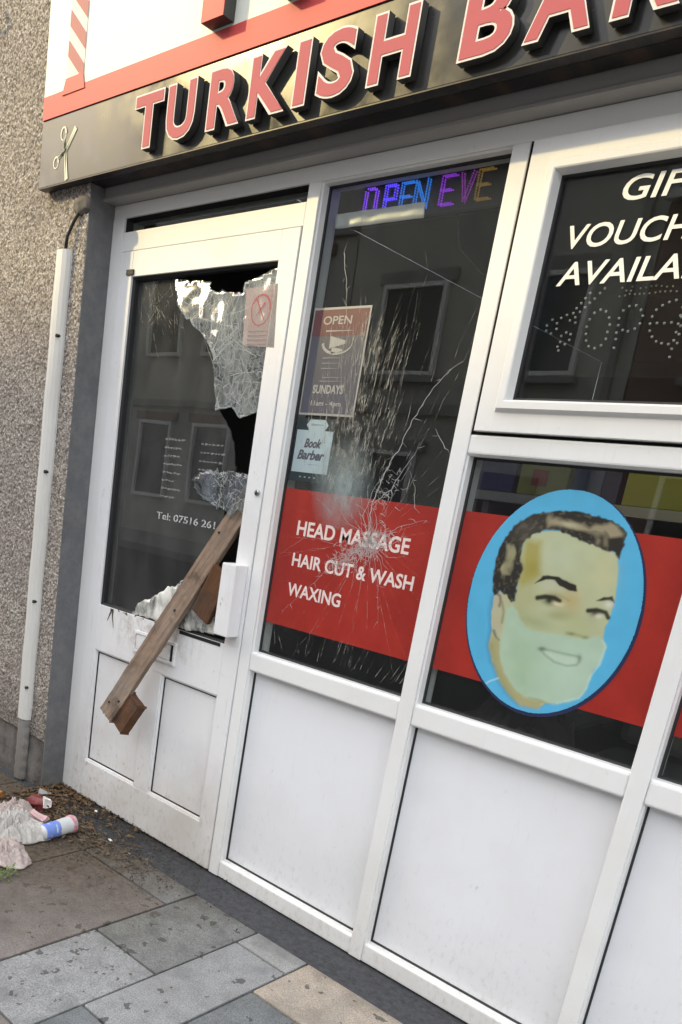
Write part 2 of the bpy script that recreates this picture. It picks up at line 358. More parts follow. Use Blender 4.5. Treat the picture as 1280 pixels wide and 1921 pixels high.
def tube_me(pts, r, seg=8, org=(0, 0, 0)):
    bm = bmesh.new(); pts = [Vector(p) - Vector(org) for p in pts]; rings = []
    for i, p in enumerate(pts):
        d = (pts[min(i + 1, len(pts) - 1)] - pts[max(i - 1, 0)]).normalized()
        u = d.orthogonal().normalized() if i == 0 else (u - d * u.dot(d)).normalized()
        v = d.cross(u); rr = r[i] if isinstance(r, (list, tuple)) else r
        rings.append([bm.verts.new(p + (u * math.cos(a) + v * math.sin(a)) * rr) for a in [2 * math.pi * k / seg for k in range(seg)]])
    for a, b in zip(rings, rings[1:]):
        for k in range(seg): bm.faces.new((a[k], a[(k + 1) % seg], b[(k + 1) % seg], b[k]))
    bm.faces.new(rings[0]); bm.faces.new(rings[-1])
    return from_bm(bm, True)
def text_me(s, x0, z0, wd, ht, y, ext=.0004, off=0., shear=0., org=(0, 0, 0), space=1., two=False, keep=False):
    """lettering fitted to a rectangle in the shopfront plane"""
    cu = bpy.data.curves.new('t', 'FONT'); cu.body = s; cu.size = 1; cu.offset = off; cu.shear = shear; cu.extrude = .05; cu.space_character = space; cu.resolution_u = 4
    ob = bpy.data.objects.new('t', cu); C.objects.link(ob); bpy.context.view_layer.update()
    me = bpy.data.meshes.new_from_object(ob.evaluated_get(bpy.context.evaluated_depsgraph_get()))
    bpy.data.objects.remove(ob); bpy.data.curves.remove(cu)
    n = len(me.vertices); a = np.empty(n * 3); me.vertices.foreach_get('co', a); a = a.reshape(-1, 3)
    mn = a.min(0); mxx = a.max(0); sx = wd / (mxx[0] - mn[0]); sz = ht / (mxx[1] - mn[1])
    b = np.empty_like(a); b[:, 0] = x0 + (a[:, 0] - mn[0]) * sx - org[0]; b[:, 2] = z0 + (a[:, 1] - mn[1]) * sz - org[2]
    b[:, 1] = np.where(a[:, 2] > 0, y, y + ext) - org[1]
    me.vertices.foreach_set('co', b.ravel()); me.update()
    me.materials.clear()
    if two:
        for p in me.polygons: p.material_index = 0 if abs(p.normal.y) > .6 else 1
    return me
def text(name, s, x0, z0, wd, ht, y, m, parent=None, **k):
    org = tuple(parent.location) if parent is not None else (0, 0, 0)
    return link(name, text_me(s, x0, z0, wd, ht, y, org=org, **k), m, parent)

# outlines in metres (x, z) in the plane of the shopfront
TR = {
'skin': [(1.718,1.213),(1.717,1.244),(1.737,1.269),(1.776,1.278),(1.815,1.281),(1.867,1.265),(1.908,1.255),(1.942,1.247),(1.95,1.212),(1.96,1.156),(1.958,1.117),(1.956,1.087),(1.959,1.058),(1.968,1.039),(1.963,1.011),(1.955,0.979),(1.952,0.956),(1.945,0.923),(1.918,0.9),(1.877,0.883),(1.84,0.861),(1.807,0.859),(1.774,0.876),(1.742,0.905),(1.706,0.949),(1.689,0.983),(1.69,1.021),(1.677,1.065),(1.676,1.107),(1.688,1.118),(1.714,1.114),(1.731,1.103),(1.727,1.139),(1.728,1.175)],
'side_shade': [(1.718,1.213),(1.717,1.244),(1.753,1.26),(1.767,1.243),(1.773,1.182),(1.786,1.167),(1.76,1.122),(1.736,1.104),(1.729,1.144),(1.731,1.175)],
'hair': [(1.672,1.106),(1.659,1.145),(1.656,1.199),(1.669,1.255),(1.698,1.294),(1.73,1.315),(1.79,1.327),(1.842,1.328),(1.894,1.322),(1.925,1.314),(1.947,1.299),(1.95,1.273),(1.946,1.24),(1.935,1.252),(1.908,1.255),(1.867,1.265),(1.831,1.273),(1.793,1.283),(1.766,1.281),(1.738,1.265),(1.717,1.244),(1.716,1.213),(1.731,1.182),(1.725,1.157),(1.729,1.103),(1.717,1.101),(1.705,1.112),(1.688,1.118),(1.677,1.107)],
'hair_light': [(1.76,1.306),(1.776,1.311),(1.796,1.304),(1.833,1.297),(1.869,1.29),(1.895,1.301),(1.922,1.309),(1.942,1.296),(1.923,1.283),(1.903,1.272),(1.876,1.278),(1.845,1.285),(1.808,1.293),(1.772,1.293)],
'hair_light_b': [(1.681,1.226),(1.694,1.232),(1.703,1.207),(1.698,1.179),(1.687,1.145),(1.675,1.162),(1.675,1.193)],
'brow_a': [(1.771,1.153),(1.784,1.173),(1.806,1.177),(1.839,1.172),(1.866,1.168),(1.874,1.152),(1.853,1.153),(1.824,1.163),(1.8,1.167),(1.779,1.157)],
'brow_b': [(1.923,1.14),(1.939,1.152),(1.956,1.157),(1.963,1.141),(1.949,1.144),(1.933,1.141)],
'eye_a': [(1.784,1.122),(1.814,1.13),(1.833,1.127),(1.858,1.117),(1.836,1.115),(1.818,1.113),(1.797,1.116)],
'eye_b': [(1.909,1.114),(1.93,1.12),(1.956,1.119),(1.955,1.104),(1.942,1.108),(1.925,1.109)],
'white_a': [(1.824,1.118),(1.853,1.117),(1.846,1.11),(1.83,1.11)],
'white_b': [(1.925,1.108),(1.943,1.107),(1.942,1.101),(1.931,1.101)],
'nose': [(1.868,1.06),(1.889,1.062),(1.912,1.058),(1.926,1.055),(1.912,1.044),(1.889,1.049)],
'cheek': [(1.839,1.137),(1.864,1.142),(1.878,1.114),(1.863,1.098),(1.839,1.104),(1.86,1.116)],
'under': [(1.765,1.065),(1.799,1.081),(1.859,1.093),(1.888,1.086),(1.876,1.061),(1.834,1.05),(1.784,1.046)],
'foam': [(1.72,1.092),(1.735,1.09),(1.757,1.058),(1.781,1.041),(1.826,1.046),(1.87,1.051),(1.915,1.048),(1.943,1.072),(1.959,1.058),(1.97,1.041),(1.963,1.011),(1.956,0.988),(1.954,0.956),(1.947,0.926),(1.922,0.902),(1.877,0.883),(1.825,0.885),(1.789,0.894),(1.752,0.922),(1.727,0.963),(1.716,1.008),(1.714,1.054)],
'mouth': [(1.82,1.006),(1.863,1.01),(1.907,1.011),(1.925,1.007),(1.926,0.996),(1.91,0.984),(1.878,0.984),(1.849,0.993)],
'teeth': [(1.83,1.004),(1.868,1.006),(1.915,1.006),(1.913,0.992),(1.886,0.99),(1.853,0.996)],
'ear': [(1.674,1.106),(1.688,1.118),(1.706,1.108),(1.712,1.063),(1.712,1.026),(1.707,1.004),(1.695,1.013),(1.681,1.057)],
'neck': [(1.689,0.983),(1.69,1.012),(1.715,1.003),(1.73,0.95),(1.76,0.91),(1.801,0.883),(1.86,0.879),(1.845,0.86),(1.807,0.859),(1.768,0.879),(1.729,0.916)],
'dots': [(1.743,1.793),(1.765,1.792),(1.773,1.801),(1.735,1.783),(1.756,1.781),(1.728,1.773),(1.747,1.773),(1.72,1.763),(1.739,1.764),(1.73,1.755),(1.715,1.753),(1.701,1.75),(1.722,1.744),(1.725,1.733),(1.711,1.738),(1.689,1.744),(1.682,1.733),(1.669,1.741),(1.659,1.729),(1.66,1.718),(1.673,1.712),(1.684,1.721),(1.699,1.706),(1.709,1.713),(1.72,1.709),(1.72,1.697),(1.712,1.688),(1.7,1.693),(1.696,1.683),(1.7,1.675),(1.775,1.758),(1.788,1.754),(1.798,1.741),(1.803,1.727),(1.802,1.712),(1.802,1.698),(1.795,1.685),(1.782,1.679),(1.768,1.683),(1.759,1.695),(1.755,1.709),(1.753,1.724),(1.756,1.739),(1.763,1.752),(1.825,1.679),(1.824,1.697),(1.822,1.71),(1.822,1.725),(1.82,1.739),(1.825,1.754),(1.836,1.762),(1.85,1.763),(1.862,1.754),(1.869,1.742),(1.867,1.727),(1.859,1.717),(1.846,1.712),(1.834,1.715),(1.929,1.77),(1.916,1.767),(1.904,1.761),(1.894,1.753),(1.889,1.74),(1.888,1.726),(1.902,1.727),(1.917,1.726),(1.931,1.727),(1.891,1.712),(1.899,1.7),(1.91,1.691),(1.922,1.687),(1.936,1.685),(1.953,1.687),(1.952,1.704),(1.951,1.72),(1.948,1.737)],
'dots_y': [(1.809,1.783),(1.821,1.784),(1.83,1.787),(1.841,1.786),(1.851,1.786),(1.86,1.786),(1.871,1.786),(1.883,1.787),(1.892,1.788),(1.902,1.788),(1.913,1.788),(1.925,1.787),(1.811,1.8),(1.821,1.794),(1.831,1.793),(1.832,1.801),(1.85,1.797),(1.861,1.798),(1.871,1.8),(1.881,1.8),(1.892,1.799),(1.903,1.797),(1.915,1.797)],
'glassA': [(0.317,1.922),(0.375,1.823),(0.412,1.795),(0.479,1.751),(0.537,1.715),(0.576,1.674),(0.592,1.619),(0.619,1.507),(0.657,1.476),(0.706,1.414),(0.73,1.326),(0.812,1.328)],
'sheetB': [(0.338,1.908),(0.526,1.884),(0.536,1.861),(0.675,1.843),(0.673,1.875),(0.817,1.913),(0.818,1.766),(0.818,1.634),(0.827,1.51),(0.769,1.495),(0.736,1.484),(0.695,1.516),(0.63,1.502),(0.605,1.617),(0.587,1.672),(0.547,1.712),(0.49,1.748),(0.423,1.792),(0.386,1.821)],
'fragC': [(0.54,1.283),(0.574,1.312),(0.623,1.324),(0.733,1.327),(0.822,1.325),(0.828,1.228),(0.759,1.196),(0.658,1.21),(0.574,1.244)],
'shardD': [(0.323,0.786),(0.376,0.839),(0.47,0.891),(0.584,0.956),(0.649,0.967),(0.732,0.934),(0.768,0.805),(0.628,0.796),(0.487,0.794)],
'emblem': [(0.701,1.85),(0.829,1.858),(0.849,1.684),(0.717,1.693)],
}

# ================================================================== SETTING
def tagS(o): o['kind'] = 'structure'; return o
bpy_y = -2.35
# ground sheet, road, kerb, pavement
tagS(box('ground', (-60, 60, -60, 60, -.40, -.30), M['road']))
tagS(box('road', (-40, 40, -8.6, -2.5, -.20, -.13), M['road']))
pav = tagS(box('pavement', (-20, 20, -2.35, .09, -.20, -.045), M['asphalt']))
tagS(box('far_pavement', (-40, 40, -11.2, -8.75, -.20, -.01), M['kerb']))
kb = tagS(empty('kerb', (0, -2.42, 0)))
kme = box_me(-.455, .455, -.065, .065, -.2, .0, bev=.01)
for i in range(-9, 14):
    k = link('kerb_stone', kme, M['kerb'] if i == -9 else None, kb); k.location = (i * .915, 0, 0)
tagS(box('mortar_strip', (-.3, 3.6, -.143, .085, -.06, -.007), M['asphalt']))
SL = {}
def slab(x0, x1, y0, y1, m):
    g = .0035; j = rng.uniform(-.0015, .0015)
    me = box_me(x0 + g, x1 - g, y0 + g, y1 - g, -.05, j, bev=.0035, org=pav.location)
    return link('paving_slab', me, M[m], pav)
rowX = [(-.55, -.10), (-.10, .27), (.27, .55), (.55, .992), (.992, 1.266), (1.266, 1.464), (1.464, 1.83), (1.83, 2.2), (2.2, 2.6), (2.6, 3.1)]
rows = {
 0: [(-.50, 'slab_mud'), (-.95, 'slab_pink')], 1: [(-.38, 'slab_mud'), (-.80, 'slab_mud'), (-1.2, 'slab_grey')],
 2: [(-.24, 'slab_mud'), (-.62, 'slab_mud'), (-1.1, 'slab_pink')],
 3: [(-.283, 'slab_corner'), (-.87, 'slab_pink'), (-1.3, 'slab_grey')],
 4: [(-.557, 'slab_green'), (-.98, 'slab_grey'), (-1.5, 'slab_pink')],
 5: [(-.247, 'slab_light'), (-.80, 'slab_grey'), (-1.2, 'slab_dark')],
 6: [(-.390, 'slab_beige'), (-.84, 'slab_dark'), (-1.4, 'slab_grey')],
 7: [(-.60, 'slab_grey'), (-1.0, 'slab_beige')], 8: [(-.35, 'slab_dark'), (-.9, 'slab_light')], 9: [(-.5, 'slab_pink'), (-1.0, 'slab_grey')]}
for i, (a, b) in enumerate(rowX):
    y1 = -.147
    for (y0, m) in rows[i]:
        slab(a, b, y0, y1, m); y1 = y0
    ms = ['slab_grey', 'slab_pink', 'slab_green', 'slab_dark', 'slab_beige']; k = i
    while y1 > -2.3:
        y0 = max(-2.34, y1 - .45); slab(a, b, y0, y1, ms[k % 5]); y1 = y0; k += 2

# ---- pebbledashed house wall left of the shop
def displaced_sheet(x0, x1, z0, z1, y, nx, nz, amp, sc):
    xs = np.linspace(x0, x1, nx); zs = np.linspace(z0, z1, nz); X, Z = np.meshgrid(xs, zs)
    Yn = rng.normal(0, 1, X.shape)
    k = np.clip(Yn, -1.6, 1.6) * amp
    k[:, -1] = 0; Y = y - np.abs(k)
    X = X + rng.normal(0, (x1 - x0) / nx * .18, X.shape) * (X < x1 - 1e-6)
    V = np.stack([X, Y, Z], -1).reshape(-1, 3)
    idx = np.arange(nx * nz).reshape(nz, nx)
    F = np.stack([idx[:-1, :-1], idx[:-1, 1:], idx[1:, 1:], idx[1:, :-1]], -1).reshape(-1, 4)
    me = bpy.data.meshes.new('mesh'); me.vertices.add(len(V)); me.vertices.foreach_set('co', V.ravel())
    me.loops.add(F.size); me.loops.foreach_set('vertex_index', F.ravel().astype(np.int32))
    me.polygons.add(len(F)); me.polygons.foreach_set('loop_start', np.arange(0, F.size, 4, dtype=np.int32)); me.update(calc_edges=True); me.validate(); return me
wall = empty('pebbledashed_wall', (-1, -.1, 0))
tag(wall, 'brown pebbledashed house wall left of the smashed door', 'wall')
link('pebbledash', displaced_sheet(-1.6, 0, .235, 3.6, -.105, 300, 640, .0035, 1), M['pebble'], wall).location = (1, .1, 0)
box('wall_core', (-6, -.002, -.1045, .25, .2, 3.6), M['pebble'], wall)
# plinth: rough, stepped back a little
def rough_box(x0, x1, y0, y1, z0, z1, n, amp, seed, org=(0, 0, 0)):
    me = box_me(x0, x1, y0, y1, z0, z1); bm = bmesh.new(); bm.from_mesh(me)
    bmesh.ops.subdivide_edges(bm, edges=list(bm.edges), cuts=n, use_grid_fill=True)
    for v in bm.verts:
        d = noise.noise_vector(v.co * 9 + Vector((seed, 0, 0))) * amp + noise.noise_vector(v.co * 30 + Vector((seed, 3, 0))) * amp * .35
        v.co += d
        v.co -= Vector(org)
    return from_bm(bm, True)
link('plinth', rough_box(-6, -.004, -.098, .24, -.05, .245, 14, .006, 3, wall.location), M['plinth'], wall)

# ---- shopfront
sf = empty('shopfront', (1.6, 0, 0))
tag(sf, 'white plastic framed barber shopfront of windows over plain white panels', 'shopfront')
B = lambda n, b, m, bev=.0025: box(n, b, M[m], sf, bev)
XM = [(.889, .932), (1.496, 1.540), (2.107, 2.149), (2.70, 2.745), (3.30, 3.345)]
B('jamb', (.0, .062, 0, .09, 0, 2.109), 'frame')
for a, b in XM: B('mullion', (a, b, 0, .09, 0, 2.109), 'frame')
B('head_rail', (0, 3.345, .002, .09, 2.109, 2.151), 'frame')
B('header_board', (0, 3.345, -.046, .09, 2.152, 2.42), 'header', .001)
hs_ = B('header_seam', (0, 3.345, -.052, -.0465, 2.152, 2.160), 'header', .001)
# the reveal between wall and frame
box('reveal', (-.002, .0025, -.1045, .0, .0, 2.19), M['reveal'], sf)
# door frame head and fanlight
B('door_head', (.0625, .8885, .001, .08, 2.003, 2.064), 'frame')
B('fanlight_glass', (.0625, .8885, .040, .044, 2.064, 2.109), 'glass', 0)
link('fanlight_gasket', loop_me(.0625, .8885, 2.064, 2.109, [(0, .010), (.004, .036), (.005, .039)], sf.location), M['gasket'], sf)
B('threshold', (.0625, .8885, .004, .09, -.004, .005), 'gasket', 0)
bays = [(XM[i][1], XM[i + 1][0]) for i in range(4)]
for i, (a, b) in enumerate(bays):
    B('bottom_rail', (a, b, .003, .085, 0, .055), 'frame', .004)
    B('sill_rail', (a, b, .003, .085, .729, .785), 'frame', .005)
    B('stall_panel', (a, b, .036, .060, .055, .729), 'panel', 0)
    link('panel_bead', loop_me(a, b, .055, .729, [(0, .008), (.0035, .012), (.0035, .030)], sf.location), M['frame'], sf)
    link('panel_gasket', loop_me(a, b, .055, .729, [(.0035, .0300), (.0075, .0325), (.0080, .0359)], sf.location), M['gasket'], sf)
    top = 2.109 if i != 1 else 1.434
    B('window_pane', (a, b, .041, .0450, .785, top), 'glass', 0)
    link('glazing_bead', loop_me(a, b, .785, top, [(0, .008), (.004, .012), (.004, .034)], sf.location), M['frame'], sf)
    link('gasket', loop_me(a, b, .785, top, [(.004, .034), (.009, .036), (.010, .0408)], sf.location), M['gasket'], sf)
a, b = bays[1]
B('transom', (a, b, .003, .085, 1.434, 1.480), 'frame', .005)
link('casement_gap', loop_me(a, b, 1.480, 2.109, [(0, .004), (.004, .02), (.022, .021)], sf.location), M['gasket'], sf)
cz0, cz1, cx0, cx1 = 1.487, 2.1075, a + .011, b - .011
link('casement_frame', loop_me(cx0, cx1, cz0, cz1, [(0, .0215), (0, -.006), (.002, -.008), (.044, -.008), (.047, -.010), (.053, -.021), (.068, -.021), (.071, -.019), (.076, .009), (.078, .013)], sf.location), M['frame'], sf)
link('casement_gasket', loop_me(cx0, cx1, cz0, cz1, [(.076, .009), (.080, .011), (.082, .0175)], sf.location), M['gasket'], sf)
B('casement_glass', (cx0 + .08, cx1 - .08, .018, .022, cz0 + .08, cz1 - .08), 'glass', 0)

# ---- shop door
dr = empty('shop_door', (.476, 0, 0))
tag(dr, 'dirty white panelled shop door with its glass smashed in', 'door')
D = lambda n, b, m='door', bev=.002: box(n, b, M[m], dr, bev)
gx0, gx1, gz0, gz1 = .137, .817, .786, 1.920
def stile(x0, x1): return (x0, x1, -.004, .055, .006, 2.0)
D('stile', stile(.066, gx0)); D('stile', stile(gx1, .886))
D('top_rail', (gx0, gx1, -.0035, .055, gz1, 2.0)); D('middle_rail', (gx0, gx1, -.0035, .055, .612, gz0))
D('bottom_rail', (gx0, gx1, -.0035, .055, .006, .158))
D('muntin', (.452, .530, -.003, .055, .158, .612))
for a, b in ((gx0, .452), (.530, gx1)):
    D('door_panel', (a, b, .012, .040, .158, .612), 'door', 0)
    link('panel_moulding', loop_me(a, b, .158, .612, [(0, .000), (.005, .001), (.009, .010), (.0095, .0119)], dr.location), M['door'], dr)
    link('panel_gasket', loop_me(a, b, .158, .612, [(.0085, .0085), (.0125, .0095), (.0130, .0121)], dr.location), M['gasket'], dr)
link('gasket', loop_me(gx0, gx1, gz0, gz1, [(0, .004), (.008, .010), (.010, .0265)], dr.location), M['gasket'], dr)
box('hinge', (.112, .150, -.009, -.0036, 1.925, 1.942), M['gasket'], dr, .001)
def jag(pts, amp=.0025, step=.010, seed=1):
    r_ = random.Random(seed); out = []
    for p, q in zip(pts, pts[1:] + pts[:1]):
        n_ = max(1, int(math.hypot(q[0] - p[0], q[1] - p[1]) / step))
        for k in range(n_):
            t_ = k / n_; j = amp if k else 0
            out.append((p[0] + (q[0] - p[0]) * t_ + r_.gauss(0, j), p[1] + (q[1] - p[1]) * t_ + r_.gauss(0, j)))
    return out
# what is left of the pane
GA = TR['glassA']
pane = [(gx0 + .004, gz0), (gx0 + .004, gz1)] + jag([(GA[0][0], gz1)] + GA[1:-1] + [(.735, 1.345), (.70, 1.22), (.705, 1.12), (.64, .99), (.56, .93), (.52, .86), (.50, gz0)], .0016, .014, 5)
pane = pane[:max(i for i, p in enumerate(pane) if p == (.50, gz0)) + 1]
gp = link('broken_pane', poly_me(pane, .0270, .004, dr.location), M['doorglass'], dr)
dsh = {'sheet': TR['sheetB']}
# crazed laminated glass still hanging from the top corner
def sheet_y(x, z):
    # leans out under the top edge, hangs plumb lower down, puckered along the break
    s_ = max(0., min(1., (1.93 - z) / .17)); lean = .020 * (s_ ** 1.2) * max(.25, min(1., (.80 - x) / .20))
    return .018 - lean + .007 * noise.noise(Vector((x * 9, 3, z * 6))) + .002 * noise.noise(Vector((x * 30, 1, z * 30)))
def crumple(pts, y, amp, org, m, name, parent, cell=.012, sc=11, tilt=0, seed=0, fn=None):
    bm = bmesh.new(); vs = [bm.verts.new((p[0], 0, p[1])) for p in pts]; bm.faces.new(vs)
    xs = [p[0] for p in pts]; zs = [p[1] for p in pts]
    for ax, lo, hi in ((0, min(xs), max(xs)), (2, min(zs), max(zs))):
        t_ = lo + cell
        while t_ < hi:
            co = Vector((0, 0, 0)); co[ax] = t_; no = Vector((0, 0, 0)); no[ax] = 1
            bmesh.ops.bisect_plane(bm, geom=bm.verts[:] + bm.edges[:] + bm.faces[:], plane_co=co, plane_no=no); t_ += cell
    bmesh.ops.triangulate(bm, faces=bm.faces[:])
    zt = max(zs)
    for v in bm.verts:
        n_ = noise.noise(Vector((v.co.x * sc + seed, seed, v.co.z * sc))) + .5 * noise.noise(Vector((v.co.x * sc * 2.7, seed, v.co.z * sc * 2.7)))
        v.co.y = fn(v.co.x, v.co.z) if fn else y + n_ * amp + tilt * (zt - v.co.z)
        v.co -= Vector(org)
    bmesh.ops.solidify(bm, geom=bm.faces[:], thickness=.0012)
    return link(name, from_bm(bm, True), m, parent)
sh = crumple(jag(TR['sheetB'], .0022, .012, 2), .016, .022, dr.location, M['crazed'], 'shattered_glass', dr, .011, 9, -.05, 3, sheet_y)
sh['label'] = 'crazed sheet of safety glass hanging from the top corner'
s2 = crumple(jag(TR['fragC'], .006, .012, 4), .019, .004, dr.location, M['crazed_blue'], 'glass_fragment', dr, .02, 12, 0, 8)
s3 = crumple(jag(TR['shardD'], .003, .012, 6), -.004, .010, dr.location, M['crazed_white'], 'glass_fragment', dr, .015, 12, .02, 5)
s3['label'] = 'white crushed glass bulging over the middle rail'
def rnd_line(x, z, ang, ln, n=5, jit=.12):
    p = [(x, z)]
    for i in range(n):
        ang += random.gauss(0, jit); x += math.cos(ang) * ln / n; z += math.sin(ang) * ln / n; p.append((x, z))
    return p
def inside(p, poly):
    c = False; j = len(poly) - 1
    for i in range(len(poly)):
        (xi, zi), (xj, zj) = poly[i], poly[j]
        if (zi > p[1]) != (zj > p[1]) and p[0] < (xj - xi) * (p[1] - zi) / (zj - zi) + xi: c = not c
        j = i
    return c
ls = []
for _ in range(150):
    x = random.uniform(.42, .82); z = random.uniform(1.5, 1.93)
    if x < .60 and z > 1.70 and random.random() < .8: continue
    l_ = rnd_line(x, z, random.choice([1.5, 1.0, 2.2, .3, 2.7]) + random.gauss(0, .25), random.uniform(.04, .22), 7, .10)
    ls.append(([p for p in l_ if inside(p, TR['sheetB'])], random.uniform(.0007, .0022)))
ls = [l_ for l_ in ls if len(l_[0]) > 1]
rm = ribbons(ls, .0, .002)
for v in rm.vertices: v.co.y = sheet_y(v.co.x, v.co.z) - .0016
cr_ = link('crack', rm, M['crack'], sh); cr_.location = -Vector(dr.location); cr_['kind'] = 'stuff'
ls = []
for _ in range(46):
    x = random.uniform(.15, .42); z = random.uniform(1.74, 1.91)
    ls.append(([p for p in rnd_line(x, z, random.choice([-.9, 2.1, 1.9, .7]) + random.gauss(0, .15), random.uniform(.05, .22)) if inside(p, pane)], random.uniform(.001, .002)))
ls = [l_ for l_ in ls if len(l_[0]) > 1]
cr_ = link('crack', ribbons(ls, .0262, .002), M['crack_faint'], gp); cr_.location = -Vector(dr.location); cr_['kind'] = 'stuff'
ls = []
for _ in range(150):
    x = random.uniform(.65, .84); z = random.uniform(1.19, 1.36)
    ls.append(([p for p in rnd_line(x, z, random.uniform(0, 6.28), random.uniform(.01, .05), 4, .5) if inside(p, TR['fragC'])], random.uniform(.0008, .0025)))
cr_ = link('crack', ribbons([l_ for l_ in ls if len(l_[0]) > 1], .0125, .002), M['crack'], s2); cr_.location = -Vector(dr.location); cr_['kind'] = 'stuff'
# lock casing and handle plate on the closing stile
hc = link('lock_casing', box_me(.812, .874, -.058, -.0045, .822, 1.050, bev=.004, org=dr.location), M['door'], dr)
link('casing_edge', box_me(.806, .8115, -.050, -.0045, .826, 1.046, bev=.001, org=dr.location), M['frame'], hc).location = -Vector((0, 0, 0))
bpy.data.objects['casing_edge'].location = (0, 0, 0)
lc = link('lock_cylinder', tube_me([(.868, .002, 1.272), (.868, -.010, 1.272)], .009, 12, dr.location), mat('lock_metal', (.35, .35, .34), .35, 1), dr)
box('keyhole', (.8668, .8692, -.0115, -.0101, 1.264, 1.278), M['gasket'], dr)
# letter plate, torn open
lf = link('letter_plate', loop_me(.366, .596, .656, .738, [(0, -.0036), (.001, -.010), (.010, -.011), (.012, -.004)], dr.location), M['door'], dr)
link('flap', box_me(.381, .566, -.0085, -.0045, .671, .724, bev=.001, org=dr.location), M['door'], lf)
link('slot', box_me(.568, .584, -.0050, -.0034, .668, .727, org=dr.location), M['black'], lf)
box('split', (.60, .80, -.0052, -.0033, .774, .7855), M['black'], dr)
st = [rnd_line(.215 + k * .009, .785, -1.55 + random.gauss(0, .12), random.uniform(.02, .075), 4, .2) for k in range(2)] + [rnd_line(x_, .786, random.uniform(-2.6, -.6), random.uniform(.006, .022), 4, .7) for x_ in (.262, .291, .300, .352, .401, .47, .476, .563)]
gr_ = link('scorched_chip', ribbons([(s_, random.uniform(.006, .014)) for s_ in st], -.0045, .01), mat('brown_grime', (.07, .05, .035), .9), dr); gr_.location = -Vector(dr.location)
gr_.location = (0 - dr.location[0], 0, 0); gr_['kind'] = 'stuff'

# ================================================================== SIGN
sg = empty('fascia_sign', (1.4, -.15, 2.19))
tag(sg, 'glossy black fascia sign with raised red letters reading TURKISH BARBERS', 'sign')
yS = -.150
SB = lambda n, b, m, bev=0: box(n, b, M[m], sg, bev)
SB('sign_board', (-.252, 3.60, yS, -.1065, 2.190, 3.05), 'signblack', .002)
SB('soffit_board', (.003, 3.60, -.1060, -.0535, 2.190, 2.215), 'soffit')
SB('bottom_edge', (-.252, 3.60, yS - .0015, yS + .03, 2.1865, 2.1895), 'soffit')
SB('white_panel', (-.249, 3.60, yS - .0030, yS - .0005, 2.466, 3.04), 'signwhite')
SB('red_band', (-.249, 3.60, yS - .0045, yS - .0006, 2.396, 2.4655), 'signred')
# barber pole print at the left end
px0, px1, pz0 = -.118, -.022, 2.470
pole = link('pole_print', poly_me([(px0, pz0), (px1, pz0), (px1, 3.0), (px0, 3.0)], yS - .0048, .0012, sg.location), M['letterwhite'], sg)
for k in range(8):
    z = pz0 + .005 + k * .085
    pts = [(px0, z + .085), (px0, z + .130), (px1, z + .045), (px1, z)]
    link('stripe', poly_me([(a, max(pz0, c)) for a, c in pts], yS - .0062, .0009, sg.location), M['stripe'], pole)
link('pole_foot', poly_me([(px0 - .018, 2.45), (px1 + .014, 2.45), (px1, 2.495), (px0, 2.495)], yS - .0075, .002, sg.location), M['signred'], sg)
# scissors
sc_ = []
for (cx, cz, ax_, az_) in ((-.116, 2.338, .015, .019), (-.150, 2.256, .014, .017)):
    sc_.append([(cx + ax_ * math.cos(t_), cz + az_ * math.sin(t_)) for t_ in [k * math.pi / 8 for k in range(17)]])
bl = [[(-.112, 2.320), (-.098, 2.285), (-.080, 2.196)], [(-.140, 2.268), (-.095, 2.285), (-.045, 2.345)]]
me = ribbons([(s_, .0065) for s_ in sc_] + [(list(reversed(s_)), .017) for s_ in bl] + [(s_, .010) for s_ in bl], yS - .0022, .006)
o_ = link('scissors_emblem', me, M['emblem'], sg); o_.location = -Vector(sg.location)
# raised letters
LET = [('T', .302, .437), ('U', .453, .578), ('R', .630, .762), ('K', .788, .925), ('I', .949, .994), ('S', 1.024, 1.140), ('H', 1.182, 1.308),
       ('B', 1.424, 1.548), ('A', 1.574, 1.715), ('R', 1.751, 1.878), ('B', 1.915, 2.035), ('E', 2.07, 2.17), ('R', 2.205, 2.33), ('S', 2.365, 2.475)]
for ch, a, b in LET:
    l_ = link('letter', text_me(ch, a, 2.212, b - a, .147, -.177, ext=.0235, off=.050, org=sg.location, two=True), [M['letterwhite'], M['return']], sg)
    e = .0050
    link('letter_face', text_me(ch, a + e, 2.212 + e, b - a - 2 * e, .147 - 2 * e, -.1782, ext=.0010, off=.026, org=sg.location), M['letterred'], l_)
def bigletter(x0, x1, bar):
    bl_ = [(x0, x1, -.195, -.1535, 2.470, 2.96)]
    l_ = link('large_letter', boxes_me([(x0, x1, -.195, -.154, 2.472, 2.86)] + ([(x0 - .13, x1 + .13, -.195, -.154, 2.861, 2.96)] if bar else []), sg.location), M['return'], sg)
    link('letter_face', boxes_me([(x0, x1, -.1965, -.1952, 2.472, 2.86)] + ([(x0 - .13, x1 + .13, -.1965, -.1952, 2.861, 2.96)] if bar else []), sg.location), M['signred'], l_)
bigletter(.585, .672, True); bigletter(.868, .945, False); bigletter(1.20, 1.28, False); bigletter(1.42, 1.50, False)

